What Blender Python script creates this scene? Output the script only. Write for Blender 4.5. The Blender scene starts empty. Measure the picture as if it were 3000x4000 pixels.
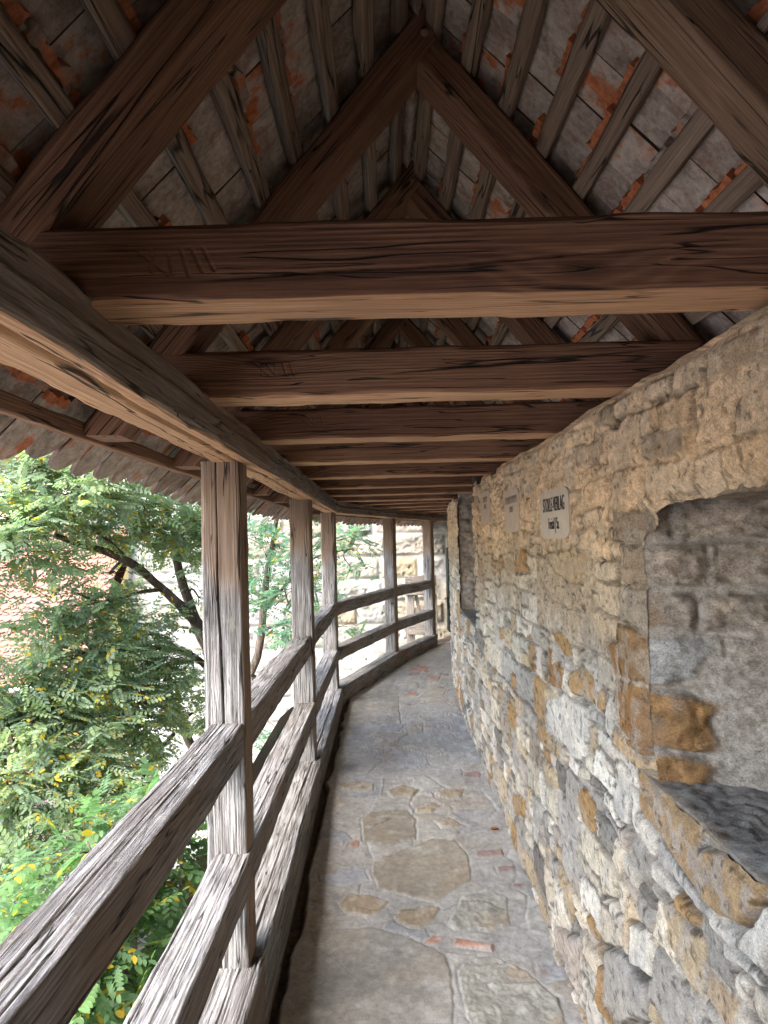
import bpy, math, numpy as np
from mathutils import Vector, Matrix

rng = np.random.default_rng(11)
sc = bpy.context.scene
COL = sc.collection
PI = math.pi

# ------------------------------------------------------------------ noise
def _h(ix, iy, iz, seed):
    n = (ix * 374761393 + iy * 668265263 + iz * 2147483647 + seed * 974634777) & 0xFFFFFFFF
    n = ((n ^ (n >> 13)) * 1274126177) & 0xFFFFFFFF
    n = ((n ^ (n >> 16)) * 2246822519) & 0xFFFFFFFF
    return ((n ^ (n >> 15)) & 0xFFFF) / 32767.5 - 1.0

def vnoise(P, seed=0):
    P = np.asarray(P, float)
    i = np.floor(P).astype(np.int64); f = P - i
    u = f * f * (3 - 2 * f)
    r = 0
    for dx in (0, 1):
        wx = u[:, 0] if dx else 1 - u[:, 0]
        for dy in (0, 1):
            wy = u[:, 1] if dy else 1 - u[:, 1]
            for dz in (0, 1):
                wz = u[:, 2] if dz else 1 - u[:, 2]
                r = r + wx * wy * wz * _h(i[:, 0] + dx, i[:, 1] + dy, i[:, 2] + dz, seed)
    return r

def fbm(P, octv=4, seed=0, gain=.5):
    P = np.asarray(P, float); a = 1.; s = 0; t = 0
    for k in range(octv):
        s = s + a * vnoise(P * (2.03 ** k) + 17.3 * k, seed + k); t += a; a *= gain
    return s / t

def sst(a, b, x):
    t = np.clip((x - a) / (b - a), 0, 1); return t * t * (3 - 2 * t)

def p3(a, b, c=0):
    a = np.asarray(a, float)
    return np.stack([a, np.broadcast_to(b, a.shape), np.broadcast_to(c, a.shape)], 1)

# ------------------------------------------------------------------ mesh building
class Geo:
    def __init__(self):
        self.v = []; self.f = []; self.n = 0; self.a = {}
    def add(self, verts, faces, **attrs):
        verts = np.asarray(verts, float).reshape(-1, 3)
        for k in set(self.a) | set(attrs):
            if k not in self.a:
                d = np.atleast_2d(attrs[k]).shape[-1] if np.ndim(attrs[k]) > 1 else 1
                self.a[k] = [np.zeros((m, d)) for m in [len(x) for x in self.v]]
            val = attrs.get(k)
            if val is None: val = np.zeros((len(verts), self.a[k][0].shape[1] if self.a[k] else 1))
            val = np.asarray(val, float)
            if val.ndim == 1: val = val[:, None]
            self.a[k].append(val)
        self.v.append(verts)
        if not isinstance(faces, list) or np.ndim(faces[0]) == 1: faces = [faces]
        for F in faces:
            F = np.asarray(F, np.int64)
            if F.size: self.f.append(F + self.n)
        self.n += len(verts)
    def build(self, name, mats, parent=None, smooth=True, mi=None):
        me = bpy.data.meshes.new(name)
        V = np.concatenate(self.v)
        me.vertices.add(len(V)); me.vertices.foreach_set('co', V.ravel().astype(np.float32))
        loops = np.concatenate([F.ravel() for F in self.f])
        sizes = np.concatenate([np.full(len(F), F.shape[1]) for F in self.f])
        st = np.concatenate([[0], np.cumsum(sizes)[:-1]])
        me.loops.add(len(loops)); me.loops.foreach_set('vertex_index', loops.astype(np.int32))
        me.polygons.add(len(sizes)); me.polygons.foreach_set('loop_start', st.astype(np.int32))
        me.polygons.foreach_set('use_smooth', np.full(len(sizes), smooth))
        for k, L in self.a.items():
            A = np.concatenate(L); d = A.shape[1]
            typ = {1: 'FLOAT', 3: 'FLOAT_VECTOR', 4: 'FLOAT_COLOR'}[d]
            at = me.attributes.new(k, typ, 'POINT')
            at.data.foreach_set({1: 'value', 3: 'vector', 4: 'color'}[d], A.ravel().astype(np.float32))
        me.update(calc_edges=True); me.validate()
        for m in (mats if isinstance(mats, (list, tuple)) else [mats]): me.materials.append(m)
        if mi is not None: me.polygons.foreach_set('material_index', np.asarray(mi, np.int32))
        o = bpy.data.objects.new(name, me); COL.objects.link(o)
        if parent: o.parent = parent
        return o

def gridf(nu, nv, off=0):
    i = np.arange(nu - 1)[:, None] * nv + np.arange(nv - 1)[None, :]
    i = i.ravel() + off
    return np.stack([i, i + nv, i + nv + 1, i + 1], 1)

def tag(o, label=None, cat=None, group=None, kind=None):
    if label: o['label'] = label
    if cat: o['category'] = cat
    if group: o['group'] = group
    if kind: o['kind'] = kind
    return o

def thing(name, label, cat, loc=(0, 0, 0), group=None):
    o = bpy.data.objects.new(name, None); COL.objects.link(o); o.empty_display_size = .1
    return tag(o, label, cat, group)     # parts are modelled in world coordinates

# ------------------------------------------------------------------ beams
SID = [0]
def beam_path(geo, C, S, U, w, h, bev=.008, k=(4, 4), weather_bounce=None, wav=.004, edge=.005, off=None, c0=0., c1=0., disp=None, caps=True, seed=None, gofs=None):
    """C: centre line points, S/U: side and up unit vectors. sides: 0 = +S, 1 = +U, 2 = -S, 3 = -U"""
    SID[0] += 1
    seed = SID[0] if seed is None else seed
    C = np.asarray(C, float); n = len(C); S = np.asarray(S, float); U = np.asarray(U, float)
    if S.ndim == 1: S = np.tile(S, (n, 1))
    if U.ndim == 1: U = np.tile(U, (n, 1))
    d = np.diff(C, axis=0); s = np.concatenate([[0], np.cumsum(np.linalg.norm(d, axis=1))])
    T = np.gradient(C, axis=0); T /= np.linalg.norm(T, axis=1)[:, None]
    ku, kv = k
    a, b = w / 2, h / 2
    sec = []
    def side(id_, fixed, lo, hi, kk, nrm):
        for t in np.linspace(lo + bev, hi - bev, kk) if lo < hi else np.linspace(lo - bev, hi + bev, kk):
            sec.append((id_, fixed, t, nrm))
    pts = []
    def sp_(lim, kk): l2 = lim - min(.004, lim * .3); return np.concatenate([[-lim], np.linspace(-l2, l2, kk), [lim]])
    for t in sp_(b - bev, kv): pts.append((0, a, t, 1, 0))
    for t in -sp_(a - bev, ku): pts.append((1, t, b, 0, 1))
    for t in -sp_(b - bev, kv): pts.append((2, -a, t, -1, 0))
    for t in sp_(a - bev, ku): pts.append((3, t, -b, 0, -1))
    pts = np.array(pts, float); m = len(pts)
    sid = pts[:, 0].astype(int)
    ss = np.repeat(s, m); uu = np.tile(pts[:, 1], n); vv = np.tile(pts[:, 2], n)
    nu = np.tile(pts[:, 3], n); nv = np.tile(pts[:, 4], n); sd = np.tile(sid, n)
    # surface waviness and worn edges
    q = wav * fbm(np.stack([ss * 2.2, uu * 6 + sd * 3.1, vv * 6], 1), 3, seed)
    iscorner = np.zeros(m, bool)
    for j in range(m):
        if sid[j] != sid[(j + 1) % m] or sid[j] != sid[j - 1]: iscorner[j] = True
    ce = np.tile(iscorner, n)
    e = edge * np.clip(fbm(np.stack([ss * 7, np.sign(uu) * 5, np.sign(vv) * 5], 1), 3, seed + 50), -.2, 1) * ce
    if disp is not None: q = q - disp(sd, ss, uu, vv)
    du = nu * q - np.sign(uu) * e * ce; dv = nv * q - np.sign(vv) * e * ce
    U1 = uu + du; V1 = vv + dv
    L = s[-1]
    Cr = np.repeat(C, m, 0); Sr = np.repeat(S, m, 0); Ur = np.repeat(U, m, 0); Tr = np.repeat(T, m, 0)
    sh = np.zeros_like(ss)
    if c0 or c1:
        fr = ss / L
        sh = c0 * V1 * np.clip(1 - fr * 2.5, 0, 1) + c1 * V1 * np.clip(1 - (1 - fr) * 2.5, 0, 1)
    P = Cr + Sr * U1[:, None] + Ur * V1[:, None] + Tr * sh[:, None]
    r = np.random.default_rng(seed)
    go = np.array(gofs if gofs is not None else [r.uniform(0, 50), 0, 0])
    gco = np.stack([ss + sh + go[0], uu + go[1], vv + go[2]], 1)
    pith = np.tile(np.array([[r.uniform(-.3, .3) * w, r.uniform(-.5, .2) * h, r.random()]]), (n * m, 1))
    wx = np.zeros(n * m) if weather_bounce is None else weather_bounce(sd, ss, P)
    i = np.arange(n - 1)[:, None] * m; j = np.arange(m)[None, :]; j2 = (j + 1) % m
    F = np.stack([(i + j).ravel(), (i + m + j).ravel(), (i + m + j2).ravel(), (i + j2).ravel()], 1)
    geo.add(P, F, gco=gco, pith=pith, wx=wx)
    if caps:
        for idx, rev in ((0, False), (n - 1, True)):
            V = P[idx * m:(idx + 1) * m]; g = gco[idx * m:(idx + 1) * m]
            f = np.arange(m)[None, :]
            geo.add(V, f[:, ::-1] if rev else f, gco=g, pith=pith[:m], wx=wx[idx * m:(idx + 1) * m])

def beam(geo, p0, p1, up, w, h, seg=.05, smp=None, **kw):
    p0 = np.array(p0, float); p1 = np.array(p1, float); L = np.linalg.norm(p1 - p0)
    a = (p1 - p0) / L
    S = np.cross(a, up); S /= np.linalg.norm(S); U = np.cross(S, a)
    t = np.linspace(0, 1, max(2, int(L / seg) + 1)) if smp is None else np.asarray(smp) / L
    beam_path(geo, p0 + (p1 - p0) * t[:, None], S, U, w, h, **kw)

def tube(geo, P, R, n=8, seed=0, rough=.12, **attrs):
    P = np.asarray(P, float); R = np.asarray(R, float); N = len(P)
    T = np.gradient(P, axis=0); T /= np.linalg.norm(T, axis=1)[:, None] + 1e-9
    ref = np.array([.31, .87, .2]); A = np.cross(T, ref); A /= np.linalg.norm(A, axis=1)[:, None]; B = np.cross(T, A)
    th = np.linspace(0, 2 * PI, n, endpoint=False)
    s = np.concatenate([[0], np.cumsum(np.linalg.norm(np.diff(P, axis=0), axis=1))])
    rr = R[:, None] * (1 + rough * vnoise(np.stack([np.repeat(s * 5, n), np.tile(np.cos(th) * 2, N), np.tile(np.sin(th) * 2, N)], 1), seed).reshape(N, n))
    V = P[:, None] + A[:, None] * (np.cos(th) * rr)[..., None] + B[:, None] * (np.sin(th) * rr)[..., None]
    i = np.arange(N - 1)[:, None] * n; j = np.arange(n)[None]; j2 = (j + 1) % n
    F = np.stack([(i + j).ravel(), (i + j2).ravel(), (i + n + j2).ravel(), (i + n + j).ravel()], 1)
    geo.add(V.reshape(-1, 3), [F, np.arange(n)[None, ::-1], (np.arange(n) + (N - 1) * n)[None]], **{k: np.tile(np.atleast_1d(v), (N * n, 1)) for k, v in attrs.items()})

def box(geo, lo, hi, bev=0, **attrs):
    (x0, y0, z0), (x1, y1, z1) = lo, hi
    V = [(x0, y0, z0), (x1, y0, z0), (x1, y1, z0), (x0, y1, z0), (x0, y0, z1), (x1, y0, z1), (x1, y1, z1), (x0, y1, z1)]
    F = [(0, 3, 2, 1), (4, 5, 6, 7), (0, 1, 5, 4), (1, 2, 6, 5), (2, 3, 7, 6), (3, 0, 4, 7)]
    for f in F:   # separate corners keep the edges crisp
        geo.add([V[i] for i in f], [[0, 1, 2, 3]], **{k: np.tile(np.atleast_1d(v), (4, 1)) for k, v in attrs.items()})

# ------------------------------------------------------------------ node helpers
class NT:
    def __init__(self, mat):
        self.nt = mat.node_tree; self.nt.nodes.clear()
    def n(self, typ, ins=None, out=0, **props):
        nd = self.nt.nodes.new(typ)
        for k, v in props.items(): setattr(nd, k, v)
        for k, v in (ins or {}).items():
            s = nd.inputs[k]
            if hasattr(v, 'is_output'): self.nt.links.new(v, s)
            else: s.default_value = v
        return nd.outputs[out] if out is not None else nd
    def math(self, op, a, b=0., c=None, clamp=False):
        ins = {0: a, 1: b}
        if c is not None: ins[2] = c
        return self.n('ShaderNodeMath', ins, operation=op, use_clamp=clamp)
    def vm(self, op, a, b=(0, 0, 0), out=0):
        return self.n('ShaderNodeVectorMath', {0: a, 1: b}, operation=op, out=out)
    def warp(self, g, sc, amt):
        n = self.n('ShaderNodeVectorMath', {0: self.noise(g, sc, 4., .6, out='Color'), 'Scale': amt}, operation='SCALE')
        return self.vm('ADD', g, n)
    def attr(self, name, out='Vector'):
        nd = self.n('ShaderNodeAttribute', out=None, attribute_name=name); return nd.outputs[out]
    def noise(self, vec, scale=1., detail=3., rough=.5, out='Fac', dist=0.):
        nd = self.n('ShaderNodeTexNoise', {'Vector': vec, 'Scale': scale, 'Detail': detail, 'Roughness': rough, 'Distortion': dist}, out=None)
        return nd.outputs[out]
    def mix(self, f, a, b, typ='RGBA', blend='MIX'):
        nd = self.nt.nodes.new('ShaderNodeMix'); nd.data_type = typ
        if typ == 'RGBA': nd.blend_type = blend
        base = {'RGBA': (6, 7, 2), 'FLOAT': (2, 3, 0)}[typ]
        for idx, v in ((0, f), (base[0], a), (base[1], b)):
            if hasattr(v, 'is_output'): self.nt.links.new(v, nd.inputs[idx])
            else: nd.inputs[idx].default_value = v
        return nd.outputs[base[2]]
    def mapr(self, x, a, b, c=0., d=1., smooth=True):
        return self.n('ShaderNodeMapRange', {0: x, 1: a, 2: b, 3: c, 4: d}, interpolation_type='SMOOTHSTEP' if smooth else 'LINEAR')
    def ramp(self, x, stops):
        nd = self.n('ShaderNodeValToRGB', {0: x}, out=None); r = nd.color_ramp
        while len(r.elements) < len(stops): r.elements.new(.5)
        for e, (p, c) in zip(r.elements, stops): e.position = p; e.color = tuple(c) + (1,)
        return nd.outputs[0]
    def out(self, col, rough=.9, height=None, dist=.005, spec=.3, strength=1., extra=None):
        b = self.n('ShaderNodeBsdfPrincipled', {'Base Color': col, 'Roughness': rough, 'Specular IOR Level': spec}, out=None)
        if height is not None:
            bp = self.n('ShaderNodeBump', {'Height': height, 'Distance': dist, 'Strength': strength})
            self.nt.links.new(bp, b.inputs['Normal'])
        o = self.nt.nodes.new('ShaderNodeOutputMaterial')
        sh = b.outputs[0]
        if extra: sh = extra(self, sh)
        self.nt.links.new(sh, o.inputs[0])

def material(name):
    m = bpy.data.materials.new(name); m.use_nodes = True
    return m, NT(m)

def wood(name, dark, mid, light, crackw=.011, fine=1.):
    m, t = material(name)
    g = t.attr('gco'); pith = t.attr('pith'); wx0 = t.attr('wx', 'Fac')
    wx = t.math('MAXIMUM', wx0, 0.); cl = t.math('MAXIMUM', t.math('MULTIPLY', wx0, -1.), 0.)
    sp = t.n('ShaderNodeSeparateXYZ', {0: g}, out=None); pp = t.n('ShaderNodeSeparateXYZ', {0: pith}, out=None)
    gs = t.vm('MULTIPLY', g, (.45, 6., 6.))
    low = t.noise(gs, 1., 3.)
    kn = t.n('ShaderNodeTexVoronoi', {'Vector': t.vm('MULTIPLY', g, (1.9, 7.5, 7.5)), 'Scale': 1., 'Randomness': 1.}, out=None)
    kd = kn.outputs['Distance']
    fall = t.mapr(kd, .0, .46, 1., 0.)
    dy = t.math('SUBTRACT', sp.outputs[1], pp.outputs[0]); dz = t.math('SUBTRACT', sp.outputs[2], pp.outputs[1])
    rad = t.math('SQRT', t.math('ADD', t.math('MULTIPLY', dy, dy), t.math('MULTIPLY', dz, dz)))
    R = t.math('MULTIPLY_ADD', low, .015, rad)
    R = t.math('MULTIPLY_ADD', fall, .022, R)
    rings = t.math('MULTIPLY_ADD', t.math('SINE', t.math('MULTIPLY', R, 2 * PI * 130 * fine)), .5, .5)
    rings = t.math('POWER', rings, 1.6)
    fib = t.noise(t.vm('MULTIPLY', g, (5., 230., 230.)), 1., 5., .7)
    big = t.noise(t.vm('MULTIPLY', g, (1.1, 5., 5.)), 1., 2.)
    x = t.math('MULTIPLY_ADD', rings, .09, t.math('MULTIPLY', fib, 1.0))
    x = t.math('MULTIPLY_ADD', big, .38, t.math('SUBTRACT', x, .205))
    tone = t.math('MULTIPLY_ADD', pp.outputs[2], .22, t.math('SUBTRACT', x, .11))
    col = t.ramp(tone, [(.22, dark), (.48, mid), (.8, light)])
    edge_ = t.noise(t.vm('MULTIPLY', g, (3., 16., 16.)), 1., 3.)
    clean_lit = t.mapr(t.math('ADD', cl, t.math('MULTIPLY', t.math('SUBTRACT', edge_, .5), .8)), .42, .56)
    col = t.mix(clean_lit, col, t.ramp(tone, [(.2, (.17, .080, .038)), (.5, (.36, .195, .098)), (.8, (.52, .32, .17))]))  # paler, cleaner wood that also paints in light bounced off the floor
    knot = t.mapr(kd, .05, .13, 1., 0.)
    col = t.mix(t.math('MULTIPLY', knot, .75), col, tuple(c * .8 for c in dark) + (1,))
    # weathered silver grey where the attribute says so
    fis = t.noise(t.vm('MULTIPLY', g, (4.2, 150., 150.)), 1., 5., .7)
    fis = t.mapr(fis, .34, .60)
    lich = t.noise(t.vm('MULTIPLY', g, (14., 22., 22.)), 1., 4., .7)
    gcol = t.ramp(fis, [(.0, (.045, .040, .036)), (.35, (.175, .163, .152)), (1., (.315, .302, .288))])
    blot = t.noise(t.vm('MULTIPLY', g, (3., 9., 9.)), 1., 4., .6)
    gcol = t.mix(t.mapr(blot, .42, .66, 0., .55), gcol, (.15, .128, .112, 1))
    gcol = t.mix(t.mapr(lich, .6, .68, 0., .35), gcol, (.30, .31, .23, 1))
    wn = t.math('ADD', wx, t.math('MULTIPLY', t.math('SUBTRACT', big, .5), .9))
    wf = t.math('MULTIPLY', t.mapr(wn, .25, .7), t.mapr(wx, 0., .1))
    col = t.mix(wf, col, gcol)
    # long drying cracks
    cn = t.noise(t.vm('MULTIPLY', g, (.75, 15., 15.)), 1., 2.5, .5)
    cm = t.noise(t.vm('MULTIPLY', g, (1.7, 6., 6.)), 1.37, 1.)
    cr = t.mapr(t.math('ABSOLUTE', t.math('SUBTRACT', cn, .5)), 0., crackw, 1., 0.)
    cr = t.math('MULTIPLY', cr, t.mapr(cm, .47, .54))
    cn2 = t.noise(t.vm('MULTIPLY', g, (1.4, 34., 34.)), 1., 2., .5); cm2 = t.noise(t.vm('MULTIPLY', g, (2.2, 9., 9.)), 2.1, 1.)
    cr2 = t.math('MULTIPLY', t.mapr(t.math('ABSOLUTE', t.math('SUBTRACT', cn2, .5)), 0., .012, 1., 0.), t.mapr(cm2, .50, .55)); cr = t.math('MAXIMUM', cr, cr2)
    col = t.mix(t.math('MULTIPLY', cr, .92), col, (.010, .008, .006, 1))
    hgt = t.math('MULTIPLY_ADD', fib, .35, t.math('MULTIPLY', rings, .18))
    hgt = t.math('ADD', hgt, t.math('MULTIPLY', t.math('MULTIPLY', fis, wf), .9))
    hgt = t.math('SUBTRACT', hgt, t.math('MULTIPLY', cr, 1.6))
    t.out(col, t.mapr(fib, .3, .7, .72, .92), hgt, .0042, spec=.25)
    return m

WOOD = wood('old_brown_timber', (.046, .020, .0115), (.130, .060, .033), (.26, .138, .078))
WOOD_LIGHT = wood('newer_brown_timber', (.11, .06, .035), (.21, .125, .075), (.33, .22, .14))
WOOD_OUT = wood('outdoor_timber', (.072, .046, .032), (.180, .120, .082), (.30, .22, .155), .013)

def mat_simple(name, col, rough=.85, var=.25, scale=6., bump=.003, spec=.3):
    m, t = material(name)
    g = t.n('ShaderNodeTexCoord', out='Object')
    n = t.noise(g, scale, 5., .6); n2 = t.noise(g, scale * 9, 3., .6)
    f = t.math('MULTIPLY_ADD', n, .7, t.math('MULTIPLY', n2, .3))
    c = t.ramp(f, [(.25, tuple(x * (1 - var) for x in col)), (.75, tuple(min(1, x * (1 + var)) for x in col))])
    t.out(c, rough, f, bump, spec)
    return m

def mat_stone(name, rough=.92, spec=.25, bscale=1., speck=.5, b1=.004):
    """colour attribute 'col' laid per stone, broken up by fine grain"""
    m, t = material(name)
    c = t.attr('col', 'Color'); g = t.attr('sco')
    n1 = t.noise(g, 30. * bscale, 8., .72); n2 = t.noise(g, 210. * bscale, 5., .8); n3 = t.noise(g, 7., 4., .6)
    k = t.math('MULTIPLY_ADD', n1, .9, t.math('MULTIPLY_ADD', n2, 1.3, -1.1))
    k = t.math('MULTIPLY_ADD', k, speck * 2.2, 1.0)
    k = t.math('MULTIPLY', k, t.mapr(n3, .25, .75, .86, 1.14, False))
    col = t.mix(1., c, t.n('ShaderNodeCombineColor', {0: k, 1: k, 2: k}), blend='MULTIPLY')
    pit = t.mapr(n2, .30, .40, 0., 1.)
    ck = t.n('ShaderNodeTexVoronoi', {'Vector': t.warp(g, 14., .05), 'Scale': 17. * bscale}, out=None, feature='DISTANCE_TO_EDGE')
    crk = t.math('MULTIPLY', t.mapr(ck.outputs[0], .0, .035, 1., 0.), t.mapr(n3, .64, .70))
    col = t.mix(t.math('MULTIPLY', crk, .55), col, (.05, .045, .04, 1))
    h = t.math('MULTIPLY_ADD', n1, .8, t.math('MULTIPLY', n2, .6))
    h = t.math('SUBTRACT', h, crk)
    h = t.math('MULTIPLY_ADD', pit, .25, h)
    t.out(col, rough, h, b1, spec)
    return m
STONE = mat_stone('rubble_stone', b1=.009, speck=.85)
PAVE = mat_stone('worn_paving_stone', rough=.62, spec=.4, bscale=.9, speck=.62, b1=.005)
ASHLAR = mat_stone('pale_ashlar', bscale=.35, speck=.5, b1=.02)

# ------------------------------------------------------------------ the course of the walkway
def _build_course():
    s = np.arange(-8, 16, .01)
    hd = np.radians(16.6) * sst(6.95, 7.65, s) + np.radians(4.6) * sst(9.2, 10.2, s) + np.radians(2) * sst(10.8, 12, s)
    x = np.cumsum(np.sin(hd)) * .01; y = np.cumsum(np.cos(hd)) * .01
    i0 = np.argmin(abs(s)); return s, x - x[i0] - .45, y - y[i0], hd
_S, _X, _Y, _H = _build_course()
def course(s):
    s = np.asarray(s, float)
    return np.interp(s, _S, _X), np.interp(s, _S, _Y), np.interp(s, _S, _H)
def PT(s, t, z):
    x, y, h = course(s)
    return np.stack(np.broadcast_arrays(x + np.cos(h) * t, y - np.sin(h) * t, z), -1)
def SIDE(s):
    h = course(s)[2]; return np.stack([np.cos(h), -np.sin(h), 0 * h], -1)
def FWD(s):
    h = course(s)[2]; return np.stack([np.sin(h), np.cos(h), 0 * h], -1)
def floor_z(s): return .09 * sst(2.6, 5.2, np.asarray(s, float))
SKY, SUN, SUN_ANG, SUN_EL, SUN_AZ, EXPO = .15, .8, 45., 52., -138., 3.42
DENS1, DENS2, DENS3 = 2.0, 1.1, 1.25
# feature stones: kind, outline (metres)
WF=[
('o',[(3.599,1.489),(3.558,1.553),(3.413,1.595),(3.311,1.588),(3.321,1.524),(3.227,1.504),(3.278,1.480),(3.572,1.474)]),
('t',[(2.857,1.586),(2.554,1.606),(2.275,1.603),(2.279,1.569),(2.363,1.490),(2.526,1.488),(2.758,1.523),(2.843,1.553)]),
('o',[(4.337,1.529),(4.016,1.549),(3.843,1.530),(3.818,1.485),(4.185,1.465),(4.346,1.484)]),
('r',[(2.142,1.334),(1.986,1.365),(1.885,1.364),(1.751,1.373),(1.702,1.326),(1.701,1.277),(1.763,1.253),(1.932,1.234),(2.037,1.230),(2.108,1.283)]),
('r',[(2.060,1.192),(1.900,1.224),(1.838,1.227),(1.732,1.230),(1.709,1.196),(1.733,1.160),(1.793,1.102),(1.916,1.082),(2.000,1.080),(2.040,1.122)]),
('r',[(2.950,1.212),(2.854,1.226),(2.864,1.157),(2.771,1.189),(2.675,1.165),(2.687,1.077),(2.858,1.067),(2.952,1.065)]),
('o',[(2.580,1.190),(2.435,1.225),(2.310,1.223),(2.259,1.173),(2.265,1.122),(2.372,1.115),(2.547,1.106),(2.601,1.140)]),
('o',[(2.902,1.278),(2.721,1.304),(2.582,1.287),(2.544,1.240),(2.621,1.221),(2.763,1.247)]),
('w',[(2.982,0.990),(2.687,1.077),(2.374,1.101),(2.398,0.908),(2.563,0.880),(3.001,0.864)]),
('w',[(2.101,1.000),(2.052,1.018),(1.983,1.001),(1.990,0.862),(2.044,0.847),(2.107,0.865)]),
('g',[(2.708,0.809),(2.394,0.842),(2.218,0.869),(2.224,0.815),(2.528,0.711),(2.515,0.600),(2.709,0.567)]),
('o',[(2.518,0.790),(2.434,0.826),(2.314,0.809),(2.337,0.713),(2.376,0.691),(2.477,0.694),(2.524,0.749)]),
('o',[(3.862,0.323),(3.501,0.416),(3.516,0.319),(3.851,0.205)]),
('t',[(3.147,0.711),(2.832,0.755),(2.808,0.681),(3.035,0.630)]),
('u',[(1.921,1.038),(1.812,1.056),(1.565,1.054),(1.559,1.007),(1.292,1.059),(1.298,0.990),(1.364,0.926),(1.528,0.893),(1.730,0.923),(1.916,0.929)]),
('c',[(2.306,0.686),(2.197,0.693),(2.111,0.664),(2.128,0.602),(2.279,0.541),(2.316,0.603)]),
('t',[(2.789,0.328),(2.701,0.392),(2.636,0.317),(2.675,0.245),(2.784,0.252)]),
('o',[(2.502,0.392),(2.361,0.428),(2.297,0.389),(2.394,0.350)]),
('g',[(2.286,0.389),(2.103,0.482),(1.899,0.508),(1.909,0.411),(2.191,0.222),(2.319,0.207)]),
('p',[(2.960,0.097),(2.557,0.277),(2.524,0.109),(2.700,0.056),(2.934,0.027)]),
('t',[(1.756,0.802),(1.667,0.811),(1.525,0.825),(1.559,0.670),(1.658,0.665),(1.755,0.678)]),
('w',[(1.474,0.856),(1.292,0.897),(1.296,0.855),(1.440,0.829)]),
('w',[(2.038,0.582),(1.883,0.662),(1.845,0.603),(1.866,0.544),(2.032,0.475)]),
('b',[(1.344,2.017),(1.198,2.007),(1.203,1.946),(1.256,1.943),(1.349,1.964)]),
('b',[(1.796,1.885),(1.702,1.905),(1.545,1.890),(1.539,1.825),(1.785,1.835)]),
('b',[(2.173,2.022),(1.997,2.023),(1.966,1.947),(2.180,1.960)]),
('o',[(6.945,1.169),(6.589,1.193),(6.413,0.941),(6.555,0.762),(6.854,0.753)]),
]
FF=[
('s',[(-0.357,2.449),(-0.422,2.574),(-0.422,3.163),(-0.286,3.165),(-0.107,3.172),(0.012,3.108),(0.109,3.046),(0.207,2.953),(0.214,2.855),(0.208,2.711),(0.189,2.430)]),
('B',[(-0.103,3.734),(-0.048,3.794),(0.099,3.895),(0.210,3.981),(0.337,3.951),(0.390,3.772),(0.377,3.536),(0.196,3.350),(0.081,3.389),(-0.066,3.483),(-0.106,3.615)]),
('B',[(-0.174,4.225),(-0.119,4.345),(0.093,4.361),(0.141,4.234),(0.129,3.973),(-0.027,3.913),(-0.150,3.964)]),
('k',[(-0.256,3.370),(-0.197,3.454),(-0.103,3.432),(-0.011,3.359),(-0.065,3.279),(-0.117,3.242),(-0.224,3.286)]),
('k',[(-0.003,3.245),(0.033,3.308),(0.123,3.320),(0.216,3.308),(0.169,3.206),(0.114,3.140),(0.021,3.182)]),
('R',[(0.217,3.158),(0.310,3.396),(0.455,3.450),(0.525,3.369),(0.498,3.162),(0.404,3.106),(0.248,3.127)]),
('R',[(0.238,2.867),(0.301,2.936),(0.404,2.938),(0.503,2.844),(0.592,2.673),(0.562,2.417),(0.260,2.428),(0.231,2.721)]),
('d',[(0.109,3.053),(0.153,3.102),(0.223,3.084),(0.164,3.016)]),
('d',[(0.243,3.076),(0.408,3.020),(0.392,2.966),(0.237,3.020)]),
('e',[(0.424,3.834),(0.574,3.838),(0.572,3.763),(0.425,3.760)]),
('d',[(-0.233,3.912),(-0.199,3.990),(-0.167,3.977),(-0.166,3.904)]),
('e',[(0.489,4.957),(0.606,4.929),(0.593,4.834),(0.478,4.860)]),
('e',[(0.506,3.664),(0.604,3.659),(0.594,3.601),(0.507,3.605)]),
('e',[(0.557,3.500),(0.620,3.510),(0.606,3.452),(0.549,3.455)]),
('k',[(-0.362,4.806),(-0.102,4.825),(-0.106,4.684),(-0.303,4.680)]),
('k',[(-0.024,4.662),(0.079,4.741),(0.190,4.648),(0.123,4.523),(0.000,4.546)]),
('k',[(0.141,4.373),(0.242,4.470),(0.308,4.392),(0.231,4.297),(0.149,4.302)]),
('k',[(0.261,4.578),(0.330,4.656),(0.469,4.664),(0.443,4.535),(0.342,4.510)]),
('k',[(0.225,4.203),(0.320,4.251),(0.372,4.195),(0.419,4.115),(0.273,4.098)]),
('g',[(-0.371,3.628),(-0.284,3.643),(-0.267,3.681),(-0.127,3.675),(-0.115,3.559),(-0.237,3.509),(-0.354,3.551)]),
('g',[(-0.424,4.086),(-0.270,4.102),(-0.212,4.026),(-0.260,3.924),(-0.383,3.988)]),
('s',[(-0.463,7.542),(0.105,7.477),(0.103,6.314),(-0.212,6.214),(-0.428,6.446)]),
('e',[(0.228,8.676),(0.373,8.657),(0.365,8.481),(0.231,8.479)]),
('d',[(0.241,8.797),(0.296,9.035),(0.524,9.025),(0.448,8.698)]),
('d',[(0.443,8.451),(0.606,8.382),(0.572,8.157),(0.439,8.219)]),
('d',[(0.127,7.401),(0.226,7.577),(0.316,7.453),(0.295,7.346)]),
('d',[(0.341,9.196),(0.548,9.110),(0.524,9.025),(0.355,9.082)]),
('e',[(0.621,8.574),(0.710,8.562),(0.698,8.418),(0.609,8.411)]),
('e',[(0.230,6.198),(0.460,6.161),(0.457,6.121),(0.240,6.146)]),
]
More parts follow.
